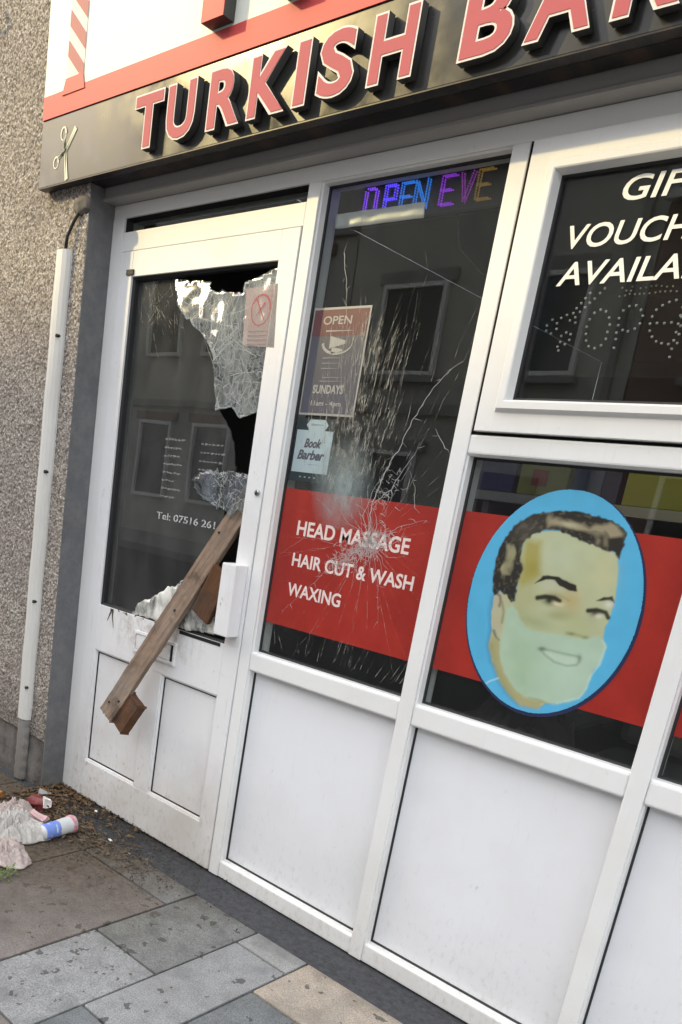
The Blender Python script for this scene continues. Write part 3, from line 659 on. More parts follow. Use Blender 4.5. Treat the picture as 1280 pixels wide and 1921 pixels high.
# ================================================================== STICKERS AND LETTERING ON THE GLASS
def thing_mesh(name, me, m, label, cat, group=None):
    o = link(name, me, m); tag(o, label, cat, group); return o
yI = .0462                                                           # inner face of the panes
def redband(x0, x1, z0, z1, label):
    return thing_mesh('window_banner', box_me(x0, x1, .0396, .0407, z0, z1), M['redvinyl'], label, 'banner')
bn1 = redband(.9415, 1.4870, .888, 1.298, 'red vinyl banner listing head massage, hair cut and waxing in the cracked window')
text('lettering', 'HEAD MASSAGE', 1.010, 1.166, .398, .044, 0.0392, M['pinkwhite'], bn1, off=.022, ext=.0003)
text('lettering', 'HAIR CUT & WASH', 1.010, 1.074, .432, .040, 0.0392, M['pinkwhite'], bn1, off=.022, ext=.0003)
text('lettering', 'WAXING', 1.010, .984, .204, .040, 0.0392, M['pinkwhite'], bn1, off=.022, ext=.0003)
for o_ in list(bn1.children): o_.data.transform(Matrix.Translation((0, 0, 0)))
bn2 = redband(1.5495, 2.0980, .888, 1.300, 'plain red vinyl banner behind the oval portrait of a man')
bn3 = redband(2.1585, 2.6910, .888, 1.298, 'red vinyl banner in the window at the right edge')

ov = empty('oval_poster', (1.817, .04, 1.111)); tag(ov, 'sky blue oval window sticker of a smiling man with shaving foam beard', 'poster')
ell = lambda cx, cz, a, b, n=72: [(cx + a * math.cos(t_), cz + b * math.sin(t_)) for t_ in [2 * math.pi * k / n for k in range(n)]]
FM = {'shadow_rim': mat('painted_shadow_rim', (.016, .022, .07), .4)}
link('shadow_rim', poly_me(ell(1.8195, 1.1070, .2125, .2700), .0394, .0010, ov.location), FM['shadow_rim'], ov)  # offset dark blue ellipse, painted as the oval's shadow edge
# the portrait is flat print: painted here on a fine grid of points, in the artwork's own coordinates
HM = np.array([[1138.9555, 274.81205, -2062.44709], [108.92358, -1343.12404, 1713.89096], [-.190488193, -.0781370866, 1.]])
NX, NZ = 300, 380
gx, gz = np.meshgrid(np.linspace(1.817 - .2085, 1.817 + .2085, NX), np.linspace(1.1115 - .2665, 1.1115 + .2665, NZ))
q_ = np.stack([gx, gz, np.ones_like(gx)], -1) @ HM.T; U_ = q_[..., 0] / q_[..., 2]; V_ = q_[..., 1] / q_[..., 2]
def vnoise(u, v, s, seed):
    r_ = np.random.default_rng(seed).random((64, 64)); x = (u / s) % 63; y = (v / s) % 63; xi = x.astype(int); yi = y.astype(int); fx = x - xi; fy = y - yi
    fx = fx * fx * (3 - 2 * fx); fy = fy * fy * (3 - 2 * fy)
    return (r_[yi, xi] * (1 - fx) + r_[yi, xi + 1] * fx) * (1 - fy) + (r_[yi + 1, xi] * (1 - fx) + r_[yi + 1, xi + 1] * fx) * fy
WU = U_ + 8 * (vnoise(U_, V_, 30, 1) - .5); WV = V_ + 8 * (vnoise(U_, V_, 30, 2) - .5)
IMG = np.empty(gx.shape + (3,)); IMG[:] = (.085, .40, .64)
def shade(mask, col, k=1.):
    m_ = (np.clip(mask, 0, 1) * k)[..., None]; IMG[:] = IMG * (1 - m_) + np.array(col) * m_
def polym(pts, s, u=None, v=None):
    u = WU if u is None else u; v = WV if v is None else v
    d = np.full(u.shape, 1e9); ins = np.zeros(u.shape, bool); n = len(pts)
    for i in range(n):
        (x0, y0), (x1, y1) = pts[i], pts[(i + 1) % n]; ex, ey = x1 - x0, y1 - y0
        t_ = np.clip(((u - x0) * ex + (v - y0) * ey) / (ex * ex + ey * ey + 1e-9), 0, 1)
        d = np.minimum(d, np.hypot(u - x0 - t_ * ex, v - y0 - t_ * ey))
        if y0 != y1: ins ^= ((y0 > v) != (y1 > v)) & (u < (x1 - x0) * (v - y0) / (y1 - y0) + x0)
    return np.clip(.5 + np.where(ins, d, -d) / (2 * s), 0, 1)
def linem(pts, w0, s):
    d = np.full(U_.shape, 1e9)
    for (x0, y0), (x1, y1) in zip(pts, pts[1:]):
        ex, ey = x1 - x0, y1 - y0; t_ = np.clip(((U_ - x0) * ex + (V_ - y0) * ey) / (ex * ex + ey * ey + 1e-9), 0, 1)
        d = np.minimum(d, np.hypot(U_ - x0 - t_ * ex, V_ - y0 - t_ * ey))
    return np.clip(.5 + (w0 - d) / (2 * s), 0, 1)
def blob(cu, cv, ru, rv, a_=0.):
    du, dv = U_ - cu, V_ - cv; x = du * math.cos(a_) + dv * math.sin(a_); y = -du * math.sin(a_) + dv * math.cos(a_)
    return np.exp(-((x / ru) ** 2 + (y / rv) ** 2))
A = lambda u, v: ((60 + .234375 * u) / .34375, (60 + .234375 * v) / .34375)
B2 = lambda u, v: ((60 + .234375 * u) / .34375, (240 + .234375 * v) / .34375)
SKIN = [(400, 470), (415, 400), (470, 350), (560, 335), (650, 345), (760, 395), (850, 430), (935, 465), (928, 560), (918, 700), (895, 790), (862, 860), (850, 930), (860, 980), (830, 1040), (790, 1110), (770, 1160), (735, 1230), (660, 1265), (560, 1275), (480, 1300), (400, 1285), (340, 1230), (290, 1150), (245, 1040), (228, 960), (245, 880), (240, 780), (256, 690), (290, 670), (340, 690), (370, 720), (380, 640), (400, 560)]
shade(polym([(x - 14, y + 3) for x, y in SKIN], 16), (.03, .12, .24), .55)
shade(polym(SKIN, 5), (.42, .45, .27))
shade(blob(620, 480, 120, 110), (.44, .49, .34), .7); shade(blob(850, 560, 70, 120), (.50, .49, .28), .6)
shade(polym([A(360, 330), A(395, 318), A(500, 325), A(485, 470), A(480, 600), A(430, 650), A(330, 700), A(300, 640), A(340, 560)], 22), (.33, .29, .065), .85)
shade(blob(*A(420, 560), 45, 70), (.30, .255, .045), .7)
shade(polym([A(250, 700), A(420, 660), A(470, 800), A(330, 950), A(250, 860)], 40), (.33, .33, .155), .6)
shade(blob(*A(600, 690), 90, 30, .3), (.46, .47, .36), .6)
shade(blob(*A(730, 800), 60, 75), (.42, .34, .15), .85); shade(blob(*A(620, 760), 60, 22, .3), (.36, .31, .15), .6)
shade(blob(*B2(430, 200), 110, 34, .35), (.30, .34, .17), .75); shade(blob(*B2(640, 150), 90, 26, .1), (.27, .28, .12), .6)
shade(blob(*B2(800, 240), 75, 60, .2), (.37, .40, .20), .7); shade(blob(*B2(900, 190), 40, 40), (.36, .36, .22), .5)
# ear and neck
shade(polym([(255, 690), (290, 668), (322, 705), (312, 800), (292, 885), (270, 925), (250, 900), (243, 800)], 6), (.42, .40, .27))
shade(linem([A(140, 740), A(165, 760), A(170, 800), A(160, 840)], 7, 5), (.20, .13, .09), .85); shade(linem([B2(180, 40), B2(195, 120), B2(180, 205)], 6, 6), (.20, .24, .10), .8)
shade(linem([B2(115, 270), B2(130, 320), B2(155, 345)], 7, 6), (.13, .13, .07), .85)
shade(polym([(226, 960), (243, 905), (285, 940), (300, 1060), (340, 1160), (410, 1240), (530, 1270), (490, 1312), (400, 1295), (330, 1225), (268, 1120)], 12), (.36, .34, .17))
shade(linem([(236, 960), (262, 1080), (310, 1180), (360, 1250)], 8, 14), (.26, .27, .10), .6)
# hair
HAIR = [(252, 690), (247, 600), (266, 480), (318, 365), (395, 285), (480, 242), (620, 226), (740, 238), (860, 268), (935, 300), (978, 345), (966, 410), (938, 492), (918, 455), (850, 442), (760, 402), (680, 368), (600, 335), (540, 330), (470, 356), (415, 398), (396, 470), (412, 545), (386, 600), (366, 720), (345, 725), (322, 690), (292, 668), (262, 688)]
hu = U_ + 26 * (vnoise(U_, V_, 45, 3) - .5); hv = V_ + 26 * (vnoise(U_, V_, 45, 4) - .5)
HMk = polym(HAIR, 5, U_ + 12 * (vnoise(U_, V_, 18, 5) - .5), V_ + 12 * (vnoise(U_, V_, 18, 6) - .5))
H0 = IMG.copy(); IMG[:] = (.020, .018, .014)
shade(blob(430, 330, 90, 60, -.5), (.065, .058, .045), .8)
ang_ = np.arctan2(V_ - 620, U_ - 620); rad_ = np.hypot(V_ - 620, (U_ - 620) * 1.0)
st_ = vnoise(rad_ * 1.0 + 300, ang_ * 240 + 900, 13, 7); st2 = vnoise(rad_ + 20 * np.sin(ang_ * 9) + 300, ang_ * 160 + 900, 24, 8)
shade((st_ - .55) * 2.4, (.12, .105, .07), .7)
HLa = [A(530, 190), A(560, 140), A(620, 125), A(700, 165), A(830, 180), A(890, 215), A(950, 200), A(1050, 180), A(1110, 200), A(1150, 260), A(1060, 290), A(930, 270), A(860, 240), A(760, 225), A(640, 190)]
shade(polym(HLa, 12, hu, hv) * np.clip(.35 + 1.3 * st2, 0, 1), (.29, .25, .155)); shade(blob(*A(720, 190), 60, 16, .1) * 1.1, (.46, .42, .27), .8)
shade(polym([A(225, 360), A(275, 355), A(285, 420), A(250, 520), A(225, 590), A(170, 600), A(165, 540), A(215, 460)], 10, hu, hv) * np.clip(.5 + st2, 0, 1), (.36, .34, .19), .9)
for cu, cv in ((950, 320), (1010, 330), (560, 130)): shade(blob(*A(cu, cv), 14, 26), (.24, .21, .13), .6)
IMG[:] = H0 * (1 - HMk[..., None]) + IMG * HMk[..., None]
shade(linem([(405, 400), (395, 470), (412, 545)], 4, 9), (.12, .10, .04), .4)
# brows and eyes
shade(polym([A(445, 660), A(505, 600), A(560, 595), A(640, 610), A(720, 650), A(775, 670), A(780, 725), A(720, 715), A(640, 680), A(600, 635), A(540, 622), A(490, 645)], 4), (.02, .018, .012))
shade(polym([A(940, 800), A(1000, 765), A(1065, 765), A(1085, 815), A(1040, 795), A(980, 800)], 5), (.03, .03, .02))
shade(linem([A(465, 775), A(530, 765), A(600, 775), A(640, 800)], 13, 6), (.03, .028, .015)); shade(blob(*A(560, 796), 30, 24), (.015, .015, .01), 1.)
shade(linem([A(560, 745), A(640, 755), A(720, 800)], 3, 5), (.25, .22, .10), .5); shade(linem([A(480, 795), A(560, 830), A(640, 840)], 2, 5), (.28, .24, .12), .6)
shade(blob(*A(620, 825), 22, 10, .3), (.62, .56, .36), 1.); shade(blob(*B2(650, 60), 20, 10), (.60, .52, .33), .7)
shade(linem([B2(870, 110), B2(940, 105), B2(1010, 125), B2(1030, 165)], 12, 6), (.03, .03, .018)); shade(blob(*B2(930, 130), 28, 20), (.02, .02, .012), 1.)
shade(blob(*B2(955, 155), 24, 14), (.58, .56, .42), 1.); shade(blob(*B2(1035, 62), 22, 18), (.60, .60, .52), .9)
shade(linem([B2(700, 290), B2(760, 300), B2(800, 310), B2(860, 330)], 6, 10), (.24, .27, .12), .75); shade(blob(*B2(735, 295), 18, 8), (.14, .16, .07), .6); shade(blob(*B2(850, 325), 20, 9), (.20, .25, .12), .7)
# foam
FO = [B2(225, 90), B2(260, 55), B2(300, 110), B2(330, 190), B2(370, 240), B2(430, 270), B2(540, 285), B2(640, 300), B2(740, 325), B2(850, 345), B2(950, 310), B2(990, 335), B2(1015, 400), B2(985, 480), B2(960, 540), B2(900, 590), B2(880, 660), B2(855, 730), B2(800, 810), B2(700, 840), B2(590, 855), B2(500, 835), B2(400, 810), B2(300, 760), B2(230, 660), B2(185, 560), B2(160, 450), B2(175, 330), B2(205, 200)]
shade(polym(FO, 9), (.37, .49, .36))
fm_ = polym(FO, 18); shade(blob(*B2(750, 600), 130, 180, .4) * fm_, (.42, .56, .44), .8); shade(blob(*B2(330, 560), 70, 190) * fm_, (.31, .44, .28), .7); shade((vnoise(U_, V_, 40, 9) - .4) * fm_, (.44, .56, .45), .35)
shade(linem([B2(985, 350), B2(1010, 400), B2(960, 540), B2(885, 640), B2(855, 730), B2(795, 808), B2(620, 850)], 4, 7), (.42, .66, .66), .7)
shade(linem([B2(400, 810), B2(470, 822), B2(530, 850)], 5, 8), (.24, .26, .12), .6)
shade(linem([B2(490, 415), B2(560, 425), B2(680, 455), B2(760, 470), B2(805, 480), B2(800, 520), B2(775, 545), B2(700, 550), B2(600, 520), B2(520, 460), B2(490, 420)], 4, 8), (.19, .27, .18), .75)
shade(blob(*B2(500, 415), 22, 12), (.10, .14, .08), .8); shade(blob(*B2(800, 490), 16, 22), (.15, .20, .13), .6)
shade(polym([B2(530, 440), B2(620, 455), B2(740, 485), B2(780, 500), B2(765, 530), B2(700, 535), B2(610, 505)], 8), (.45, .57, .45), .9)
# white rub mark on the blue
shade(linem([B2(40, 700), B2(80, 675), B2(150, 650)], 3, 5), (.45, .72, .80), .8)
IMG *= (.96 + .08 * vnoise(U_, V_, 60, 11))[..., None]
el_ = ((gx - 1.817) / .2085) ** 2 + ((gz - 1.1115) / .2665) ** 2
vid = np.arange(NX * NZ).reshape(NZ, NX); keep = (el_[:-1, :-1] <= 1) & (el_[1:, 1:] <= 1) & (el_[1:, :-1] <= 1) & (el_[:-1, 1:] <= 1)
Fq = np.stack([vid[:-1, :-1], vid[:-1, 1:], vid[1:, 1:], vid[1:, :-1]], -1)[keep]
used_ = np.unique(Fq); remap = -np.ones(NX * NZ, int); remap[used_] = np.arange(len(used_))
VV = np.stack([gx.ravel() - ov.location[0], np.full(NX * NZ, .0388 - ov.location[1]), gz.ravel() - ov.location[2]], -1)[used_]
me = bpy.data.meshes.new('mesh'); me.vertices.add(len(VV)); me.vertices.foreach_set('co', VV.ravel().astype(np.float32)); Fi = remap[Fq]
me.loops.add(Fi.size); me.loops.foreach_set('vertex_index', Fi.ravel().astype(np.int32)); me.polygons.add(len(Fi)); me.polygons.foreach_set('loop_start', np.arange(0, Fi.size, 4, dtype=np.int32)); me.update(calc_edges=True)
at = me.color_attributes.new('print', 'FLOAT_COLOR', 'POINT'); at.data.foreach_set('color', np.concatenate([IMG.reshape(-1, 3)[used_], np.ones((len(used_), 1))], 1).ravel().astype(np.float32))
mp_ = mat('portrait_print', (.5, .5, .5), .4); ca = N(mp_.node_tree, 'ShaderNodeVertexColor'); ca.layer_name = 'print'; mp_.node_tree.links.new(ca.outputs[0], bs(mp_).inputs['Base Color'])
link('printed_face', me, mp_, ov)

# opening hours poster
M['postergrey'] = mat('poster_slate', (.085, .085, .105), .35); M['posterred'] = mat('poster_maroon', (.125, .048, .052), .35); M['posterpale'] = mat('poster_pale', (.33, .325, .31), .45)
ph = empty('opening_hours_poster', (1.045, yI, 1.65)); tag(ph, 'dark opening hours poster with a maroon top and pale border beside the cracks', 'poster')
y_ = .0400
link('border', box_me(.944, 1.146, y_ + .0006, y_ + .0009, 1.509, 1.797, org=ph.location), M['posterpale'], ph)
link('sheet', box_me(.949, 1.1405, y_ + .0002, y_ + .0005, 1.515, 1.791, org=ph.location), M['postergrey'], ph)
link('heading_block', box_me(.949, 1.1405, y_ - .0001, y_ + .0001, 1.722, 1.791, org=ph.location), M['posterred'], ph)
text('lettering', 'OPEN', .985, 1.752, .10, .022, y_ - .0006, M['posterpale'], ph, off=.01)
ring = [[(1.048 + .052 * math.cos(t_), 1.703 + .028 * math.sin(t_)) for t_ in [math.pi * (1 + k / 12) for k in range(13)]]]
o_ = link('emblem', ribbons([(ring[0], .010), ([(1.02, 1.705), (1.075, 1.705)], .034), ([(1.03, 1.684), (1.07, 1.684)], .018), ([(1.0, 1.735), (1.095, 1.735)], .004)], y_ - .0006, .01), M['posterpale'], ph); o_.location = -Vector(ph.location)
o_ = link('small_print', ribbons([([(.995 + random.uniform(0, .02), z), (1.085 - random.uniform(0, .02), z)], .0035) for z in (1.664, 1.650, 1.636, 1.612, 1.602)], y_ - .0006, .004), mat('faint_print', (.2, .2, .21), .5), ph); o_.location = -Vector(ph.location)
text('lettering', 'SUNDAYS', .985, 1.568, .110, .024, y_ - .0006, M['posterpale'], ph, off=.03)
text('lettering', '11am - 4pm', .985, 1.531, .110, .018, y_ - .0006, M['posterpale'], ph, off=.02)

# small square sticker under it
ss = empty('trade_sticker', (1.01, yI, 1.41)); tag(ss, 'square pale blue sticker with dark script under the opening hours poster', 'sticker')
link('backing', box_me(.9440, 1.090, y_ + .0004, y_ + .0007, 1.322, 1.500, org=ss.location), mat('sticker_navy', (.018, .03, .035), .4), ss)
link('face', poly_me([(.950, 1.348), (1.086, 1.348), (1.086, 1.467), (1.052, 1.467), (1.064, 1.482), (1.052, 1.497), (.995, 1.497), (.983, 1.482), (.995, 1.467), (.950, 1.467)], y_, .0002, ss.location), mat('sticker_pale', (.36, .45, .47), .4), ss)
text('lettering', 'Book', .985, 1.418, .065, .026, y_ - .0005, M['postergrey'], ss, off=.035, shear=.3)
text('lettering', 'Barber', .965, 1.384, .102, .028, y_ - .0005, M['postergrey'], ss, off=.035, shear=.3)
o_ = link('print', ribbons([([(1.0, 1.483), (1.047, 1.483)], .006), ([(1.01, 1.372), (1.055, 1.372)], .002)] + [([(.985 + k * .018, 1.335), (.993 + k * .018, 1.335)], .006) for k in range(4)], y_ - .0005, .004), mat('sticker_print', (.22, .28, .29), .5), ss); o_.location = -Vector(ss.location); o_['kind'] = 'stuff'

# gift voucher lettering on the opening casement
gv = empty('gift_voucher_lettering', (1.86, .0165, 1.9)); tag(gv, 'white slanted lettering reading GIFT VOUCHERS AVAILABLE on the casement glass', 'lettering')
for s_, x0, z0, wd in (('GIFT', 1.768, 1.966, .178), ('VOUCHERS', 1.668, 1.882, .378), ('AVAILABLE', 1.666, 1.807, .388)):
    text('word', s_, x0, z0, wd, .048, .0168, M['white'], gv, off=.012, shear=.16)

# dotted LED sign hanging inside the casement window (unlit)
ld = empty('led_open_sign', (1.85, .09, 1.75)); tag(ld, 'unlit dotted LED open sign with a scissors outline behind the casement glass', 'sign')
link('backing', box_me(1.64, 2.06, .0345, .0375, 1.62, 1.83, org=ld.location), alpha_mat('clear_plastic', (.02, .02, .02), .35), ld)
def dots(pts, r, y, m, name, parent):
    bm = bmesh.new()
    for x, z in pts: 
        mm_ = Matrix.Translation(Vector((x, y, z)) - Vector(parent.location)); bmesh.ops.create_icosphere(bm, subdivisions=1, radius=r, matrix=mm_)
    o = link(name, from_bm(bm, True), m, parent); return o
more = [(x + .36, z) for x, z in TR['dots'] if False]
# letters N to the right, out of the photograph
Npts = [(1.945 + .0, 1.66 + .016 * k) for k in range(8)] + [(1.945 + .010 * k, 1.772 - .016 * k) for k in range(1, 8)] + [(2.02, 1.66 + .016 * k) for k in range(8)]
od = dots(TR['dots'] + Npts, .0031, .0315, mat('led_white', (.50, .52, .52), .3), 'dot', ld); od['kind'] = 'stuff'
od = dots(TR['dots_y'], .0022, .0315, mat('led_amber', (.40, .37, .28), .3), 'dot', ld); od['kind'] = 'stuff'

# lit message strip at the top of the cracked window
ns = empty('led_message_sign', (1.2, .10, 2.10)); tag(ns, 'glowing purple and blue LED message strip reading OPEN EVE', 'sign')
link('backing', box_me(.95, 1.488, .125, .140, 2.025, 2.150, org=ns.location), mat('led_panel', (.03, .03, .05), .35), ns)
box('panel_edge', (.95, 1.488, .118, .1245, 2.025, 2.031), M['gasket'], ns); link('cable', tube_me([(1.30, .13, 2.024), (1.31, .15, 1.95), (1.36, .2, 1.90), (1.46, .22, 1.86)], .003, 6, ns.location), M['gasket'], ns)
def led(n, c, s): return mat('led_' + n, tuple(x * .4 for x in c), .5, emis=c, es=s)
LC = [led('violet', (.20, .05, .75), .6), led('indigo', (.10, .06, .95), .6), led('blue', (.02, .20, .75), .40), led('cyan', (.03, .20, .80), .40), led('purple', (.25, .03, .60), .36), led('mauve', (.28, .04, .38), .22), led('amber', (.38, .22, .04), .16)]
def stroke(ch, x, z, w_, h_):
    g = {'O': [[(0, .1), (0, .9), (.2, 1), (.8, 1), (1, .9), (1, .1), (.8, 0), (.2, 0), (0, .1)]], 'P': [[(0, 0), (0, 1), (.9, 1), (.9, .5), (0, .5)]], 'E': [[(1, 0), (0, 0), (0, 1), (1, 1)], [(0, .5), (.8, .5)]],
         'N': [[(0, 0), (0, 1), (1, 0), (1, 1)]], 'V': [[(0, 1), (.45, 0), (.95, 1)]], 'R': [[(0, 0), (0, 1), (.9, 1), (.9, .5), (0, .5), (.9, 0)]], 'Y': [[(0, 1), (.5, .5), (1, 1)], [(.5, .5), (.5, 0)]]}[ch]
    return [[(x + a * w_, z + b * h_) for a, b in l_] for l_ in g]
for ch, x, k in (('O', .995, 0), ('P', 1.062, 1), ('E', 1.115, 3), ('N', 1.160, 2), ('E', 1.240, 4), ('V', 1.295, 5), ('E', 1.345, 6)):
    bm = bmesh.new()
    for l_ in stroke(ch, x, 2.052, .036, .066):
        dense = []
        for a, b in zip(l_, l_[1:]):
            m_ = max(1, int(math.hypot(b[0] - a[0], b[1] - a[1]) / .0055))
            dense += [(a[0] + (b[0] - a[0]) * q / m_, a[1] + (b[1] - a[1]) * q / m_) for q in range(m_)]
        dense.append(l_[-1]); dense += [(u + .0085, v_ - .004) for u, v_ in dense]
        for (u, v_) in dense: bmesh.ops.create_icosphere(bm, subdivisions=1, radius=.0027, matrix=Matrix.Translation(Vector((u, .121, v_)) - Vector(ns.location)))
    link('led_letter', from_bm(bm, True), LC[k], ns)
tp = crumple([(.955, 2.005), (1.245, 2.003), (1.240, 2.040), (.952, 2.042)], .060, .004, (0, 0, 0), mat('silver_foil', (.75, .75, .78), .45, .15), 'foil_strip', None, .012, 30)
tag(tp, 'crinkled silver foil strip under the glowing message sign', 'foil')

# lettering on the smashed door's glass
M['glassletter'] = alpha_mat('worn_glass_lettering', (.60, .61, .60), lambda t: mr(t, nse(t, pos(t), 110, 3), .35, .6, .25, .75))
pl = empty('price_list_lettering', (.45, .026, 1.3)); tag(pl, 'worn grey price list rows and telephone number on the door glass', 'lettering')
rows_ = []
for k in range(8):
    z = 1.405 - k * .027
    for (a, b) in ((.378 + k * .001, .470), ):
        x = a
        while x < b - .01 * (k % 3):
            ln = random.uniform(.008, .020); rows_.append(([(x, z + random.uniform(-.002, .002)), (x + ln, z + random.uniform(-.002, .002))], random.uniform(.006, .011))); x += ln + .003
for k in range(5):
    z = 1.400 - k * .027; x = .560
    while x < .66:
        ln = random.uniform(.008, .018); rows_.append(([(x, z), (x + ln, z)], random.uniform(.005, .009))); x += ln + .005
o_ = link('worn_text_rows', ribbons(rows_, .0258, .01), alpha_mat('worn_rows', (.5, .5, .48), .38), pl); o_.location = -Vector(pl.location); o_['kind'] = 'stuff'
text('lettering', 'Tel: 07516 261 9', .375, 1.138, .345, .024, .0256, M['glassletter'], pl, off=.012)
es_ = empty('badge_sticker', (.75, .0, 1.84)); tag(es_, 'pink circular badge print with grey lines on the hanging shattered glass', 'sticker')
o_ = link('panel', poly_me([TR['emblem'][0], TR['emblem'][1], TR['emblem'][2], TR['emblem'][3]], -.004, .0004, es_.location), alpha_mat('badge_film', (.55, .44, .43), .34), es_)
c0 = (sum(p[0] for p in TR['emblem']) / 4, sum(p[1] for p in TR['emblem']) / 4 + .018)
cir = [(c0[0] + .038 * math.cos(t_), c0[1] + .042 * math.sin(t_)) for t_ in [k * math.pi / 12 for k in range(25)]]
o_ = link('ring', ribbons([(cir, .007), ([(c0[0] - .02, c0[1] + .03), (c0[0] + .02, c0[1] - .03)], .006), ([(c0[0] + .015, c0[1] + .02), (c0[0] - .015, c0[1] - .015)], .006)], -.0050, .006), alpha_mat('badge_red', (.50, .14, .15), .7), es_); o_.location = -Vector(es_.location)
o_ = link('line', ribbons([([(c0[0] - .04, c0[1] - .058 - .012 * k), (c0[0] + .04, c0[1] - .058 - .012 * k)], .005) for k in range(4)], -.0050, .005), alpha_mat('badge_grey', (.28, .26, .26), .7), es_); o_.location = -Vector(es_.location)

# ---- cracks over the impact window: each a child of the shopfront, one part
fan = []
for _ in range(760):
    x = random.gauss(1.160, .066); z = random.uniform(1.30, 1.72)
    a_ = math.atan2(z - .72, (x - 1.13) * .9) + random.gauss(0, .05)
    if z > 1.55 and random.random() < .45: continue
    fan.append((rnd_line(x, z, a_, random.uniform(.02, .12), 4, .09), random.uniform(.0006, .0025)))
for _ in range(26):
    x = random.uniform(.96, 1.46); a_ = math.atan2(.72, (x - 1.15) * 1.3) + random.gauss(0, .1)
    fan.append((rnd_line(x, .79, a_, random.uniform(.07, .12), 3, .03), random.uniform(.0010, .0022)))
fan = [([p for p in f_[0] if .945 < p[0] < 1.484 and .797 < p[1] < 2.09], f_[1]) for f_ in fan]; fan = [f_ for f_ in fan if len(f_[0]) > 1]
o_ = link('crack_fan', ribbons(fan, .0384, .002), M['crack_faint'], sf); o_.location = -Vector(sf.location); o_['kind'] = 'stuff'
lng = [([(1.275, 1.19), (1.262, 1.28), (1.285, 1.37), (1.318, 1.44), (1.345, 1.515), (1.385, 1.588), (1.42, 1.63), (1.455, 1.655)], .0045),
       ([(1.27, 1.29), (1.315, 1.33), (1.345, 1.385), (1.37, 1.425), (1.378, 1.455)], .0028), ([(1.02, 1.935), (1.045, 1.86), (1.058, 1.80), (1.083, 1.72)], .003),
       ([(1.455, 1.445), (1.43, 1.475), (1.415, 1.49)], .003),
       ([(1.40, 1.29), (1.39, 1.34), (1.365, 1.38)], .002), ([(1.28, 1.195), (1.36, 1.232), (1.40, 1.25), (1.445, 1.262)], .0022), ([(1.275, 1.19), (1.24, 1.25), (1.255, 1.31), (1.30, 1.40)], .0028),
       ([(1.27, 1.18), (1.18, 1.12), (1.10, 1.03), (1.0, .93)], .0016), ([(1.29, 1.17), (1.33, 1.08), (1.36, .95)], .0012), ([(1.22, 1.15), (1.05, 1.17), (.96, 1.10)], .0014)]
hair_l = []
for k in range(34):
    a_ = 6.283 * k / 34 + random.gauss(0, .06); p_ = [(1.275, 1.185)]; r = .02
    while r < .62:
        q_2 = (1.275 + math.cos(a_) * r, 1.185 + math.sin(a_) * r * 1.25)
        if not (.945 < q_2[0] < 1.484 and .797 < q_2[1] < 2.0): break
        p_.append(q_2); r += .035; a_ += random.gauss(0, .012)
    if len(p_) > 2: hair_l.append((p_, random.uniform(.0007, .0015)))
for _ in range(46):
    a_ = random.uniform(0, 6.28); lng.append((rnd_line(1.275, 1.185, a_, random.uniform(.03, .15), 5, .3), random.uniform(.0008, .0024)))
for _ in range(420):
    u = random.random() ** 1.4; x = 1.33 - .17 * u + random.gauss(0, .020); z = 1.205 - .11 * u + random.gauss(0, .016)
    lng.append((rnd_line(x, z, random.uniform(0, 6.28), random.uniform(.008, .022), 3, .5), random.uniform(.0010, .0030)))
for _ in range(50):
    lng.append((rnd_line(random.gauss(1.30, .02), random.gauss(1.32, .035), random.uniform(0, 6.28), random.uniform(.01, .03), 3, .5), random.uniform(.0008, .0022)))
def kink(l_):
    o = [l_[0]]
    for p, q in zip(l_, l_[1:]):
        m_ = max(1, int(math.hypot(q[0] - p[0], q[1] - p[1]) / .011))
        for k in range(1, m_ + 1): o.append((p[0] + (q[0] - p[0]) * k / m_ + random.gauss(0, .0014), p[1] + (q[1] - p[1]) * k / m_ + random.gauss(0, .0014)))
    return o
br_l = []
for l_, w_ in lng[:9]:
    kk = kink(l_)
    for p in kk[::3]:
        br_l.append((rnd_line(p[0], p[1], random.uniform(0, 6.28), random.uniform(.008, .03), 3, .3), random.uniform(.0008, .0018)))
lng = [(kink(l_), w_ * .8) for l_, w_ in lng[:12]] + lng[12:] + br_l
lng = [([p for p in f_[0] if .945 < p[0] < 1.484], f_[1]) for f_ in lng]; lng = [f_ for f_ in lng if len(f_[0]) > 1]
o_ = link('hairline_crack', ribbons(hair_l, .0377, .001), M['crack_faint'], sf); o_.location = -Vector(sf.location); o_['kind'] = 'stuff'
o_ = link('crack', ribbons(lng, .0380, .002), M['crack'], sf); o_.location = -Vector(sf.location); o_['kind'] = 'stuff'
o_ = link('crushed_glass', poly_me(list([(.99, 1.20), (.99, 1.48), (1.3, 1.48), (1.3, 1.20)]), .0387, .0), M['mist'], sf); o_.location = -Vector(sf.location)

# ================================================================== THE PLANK THROUGH THE DOOR
P0 = Vector((.815, .066, 1.318)); P1 = Vector((.397, -.120, .430))
ax = (P1 - P0); ln = ax.length; ax.normalize()
wv_ = Vector((1, 0, 0)); wv_ = (wv_ - ax * wv_.dot(ax)).normalized(); tv = ax.cross(wv_).normalized()
pk = empty('wooden_plank', P0); tag(pk, 'long weathered wooden plank rammed through the smashed door glass', 'plank')
rot = Matrix((wv_, tv, ax)).transposed().to_4x4(); pk.matrix_world = Matrix.Translation(P0) @ rot
def local_rough(x0, x1, y0, y1, z0, z1, cuts, amp, bev, seed):
    me = box_me(x0, x1, y0, y1, z0, z1, bev=bev); bm = bmesh.new(); bm.from_mesh(me)
    es2 = [e for e in bm.edges if e.calc_length() > .05]
    bmesh.ops.subdivide_edges(bm, edges=es2, cuts=cuts, use_grid_fill=True)
    for v in bm.verts:
        q = v.co + Vector((seed, 0, 0)); v.co += noise.noise_vector(q * 9) * amp * .35 + noise.noise_vector(q * 55) * amp * .28
    return from_bm(bm)
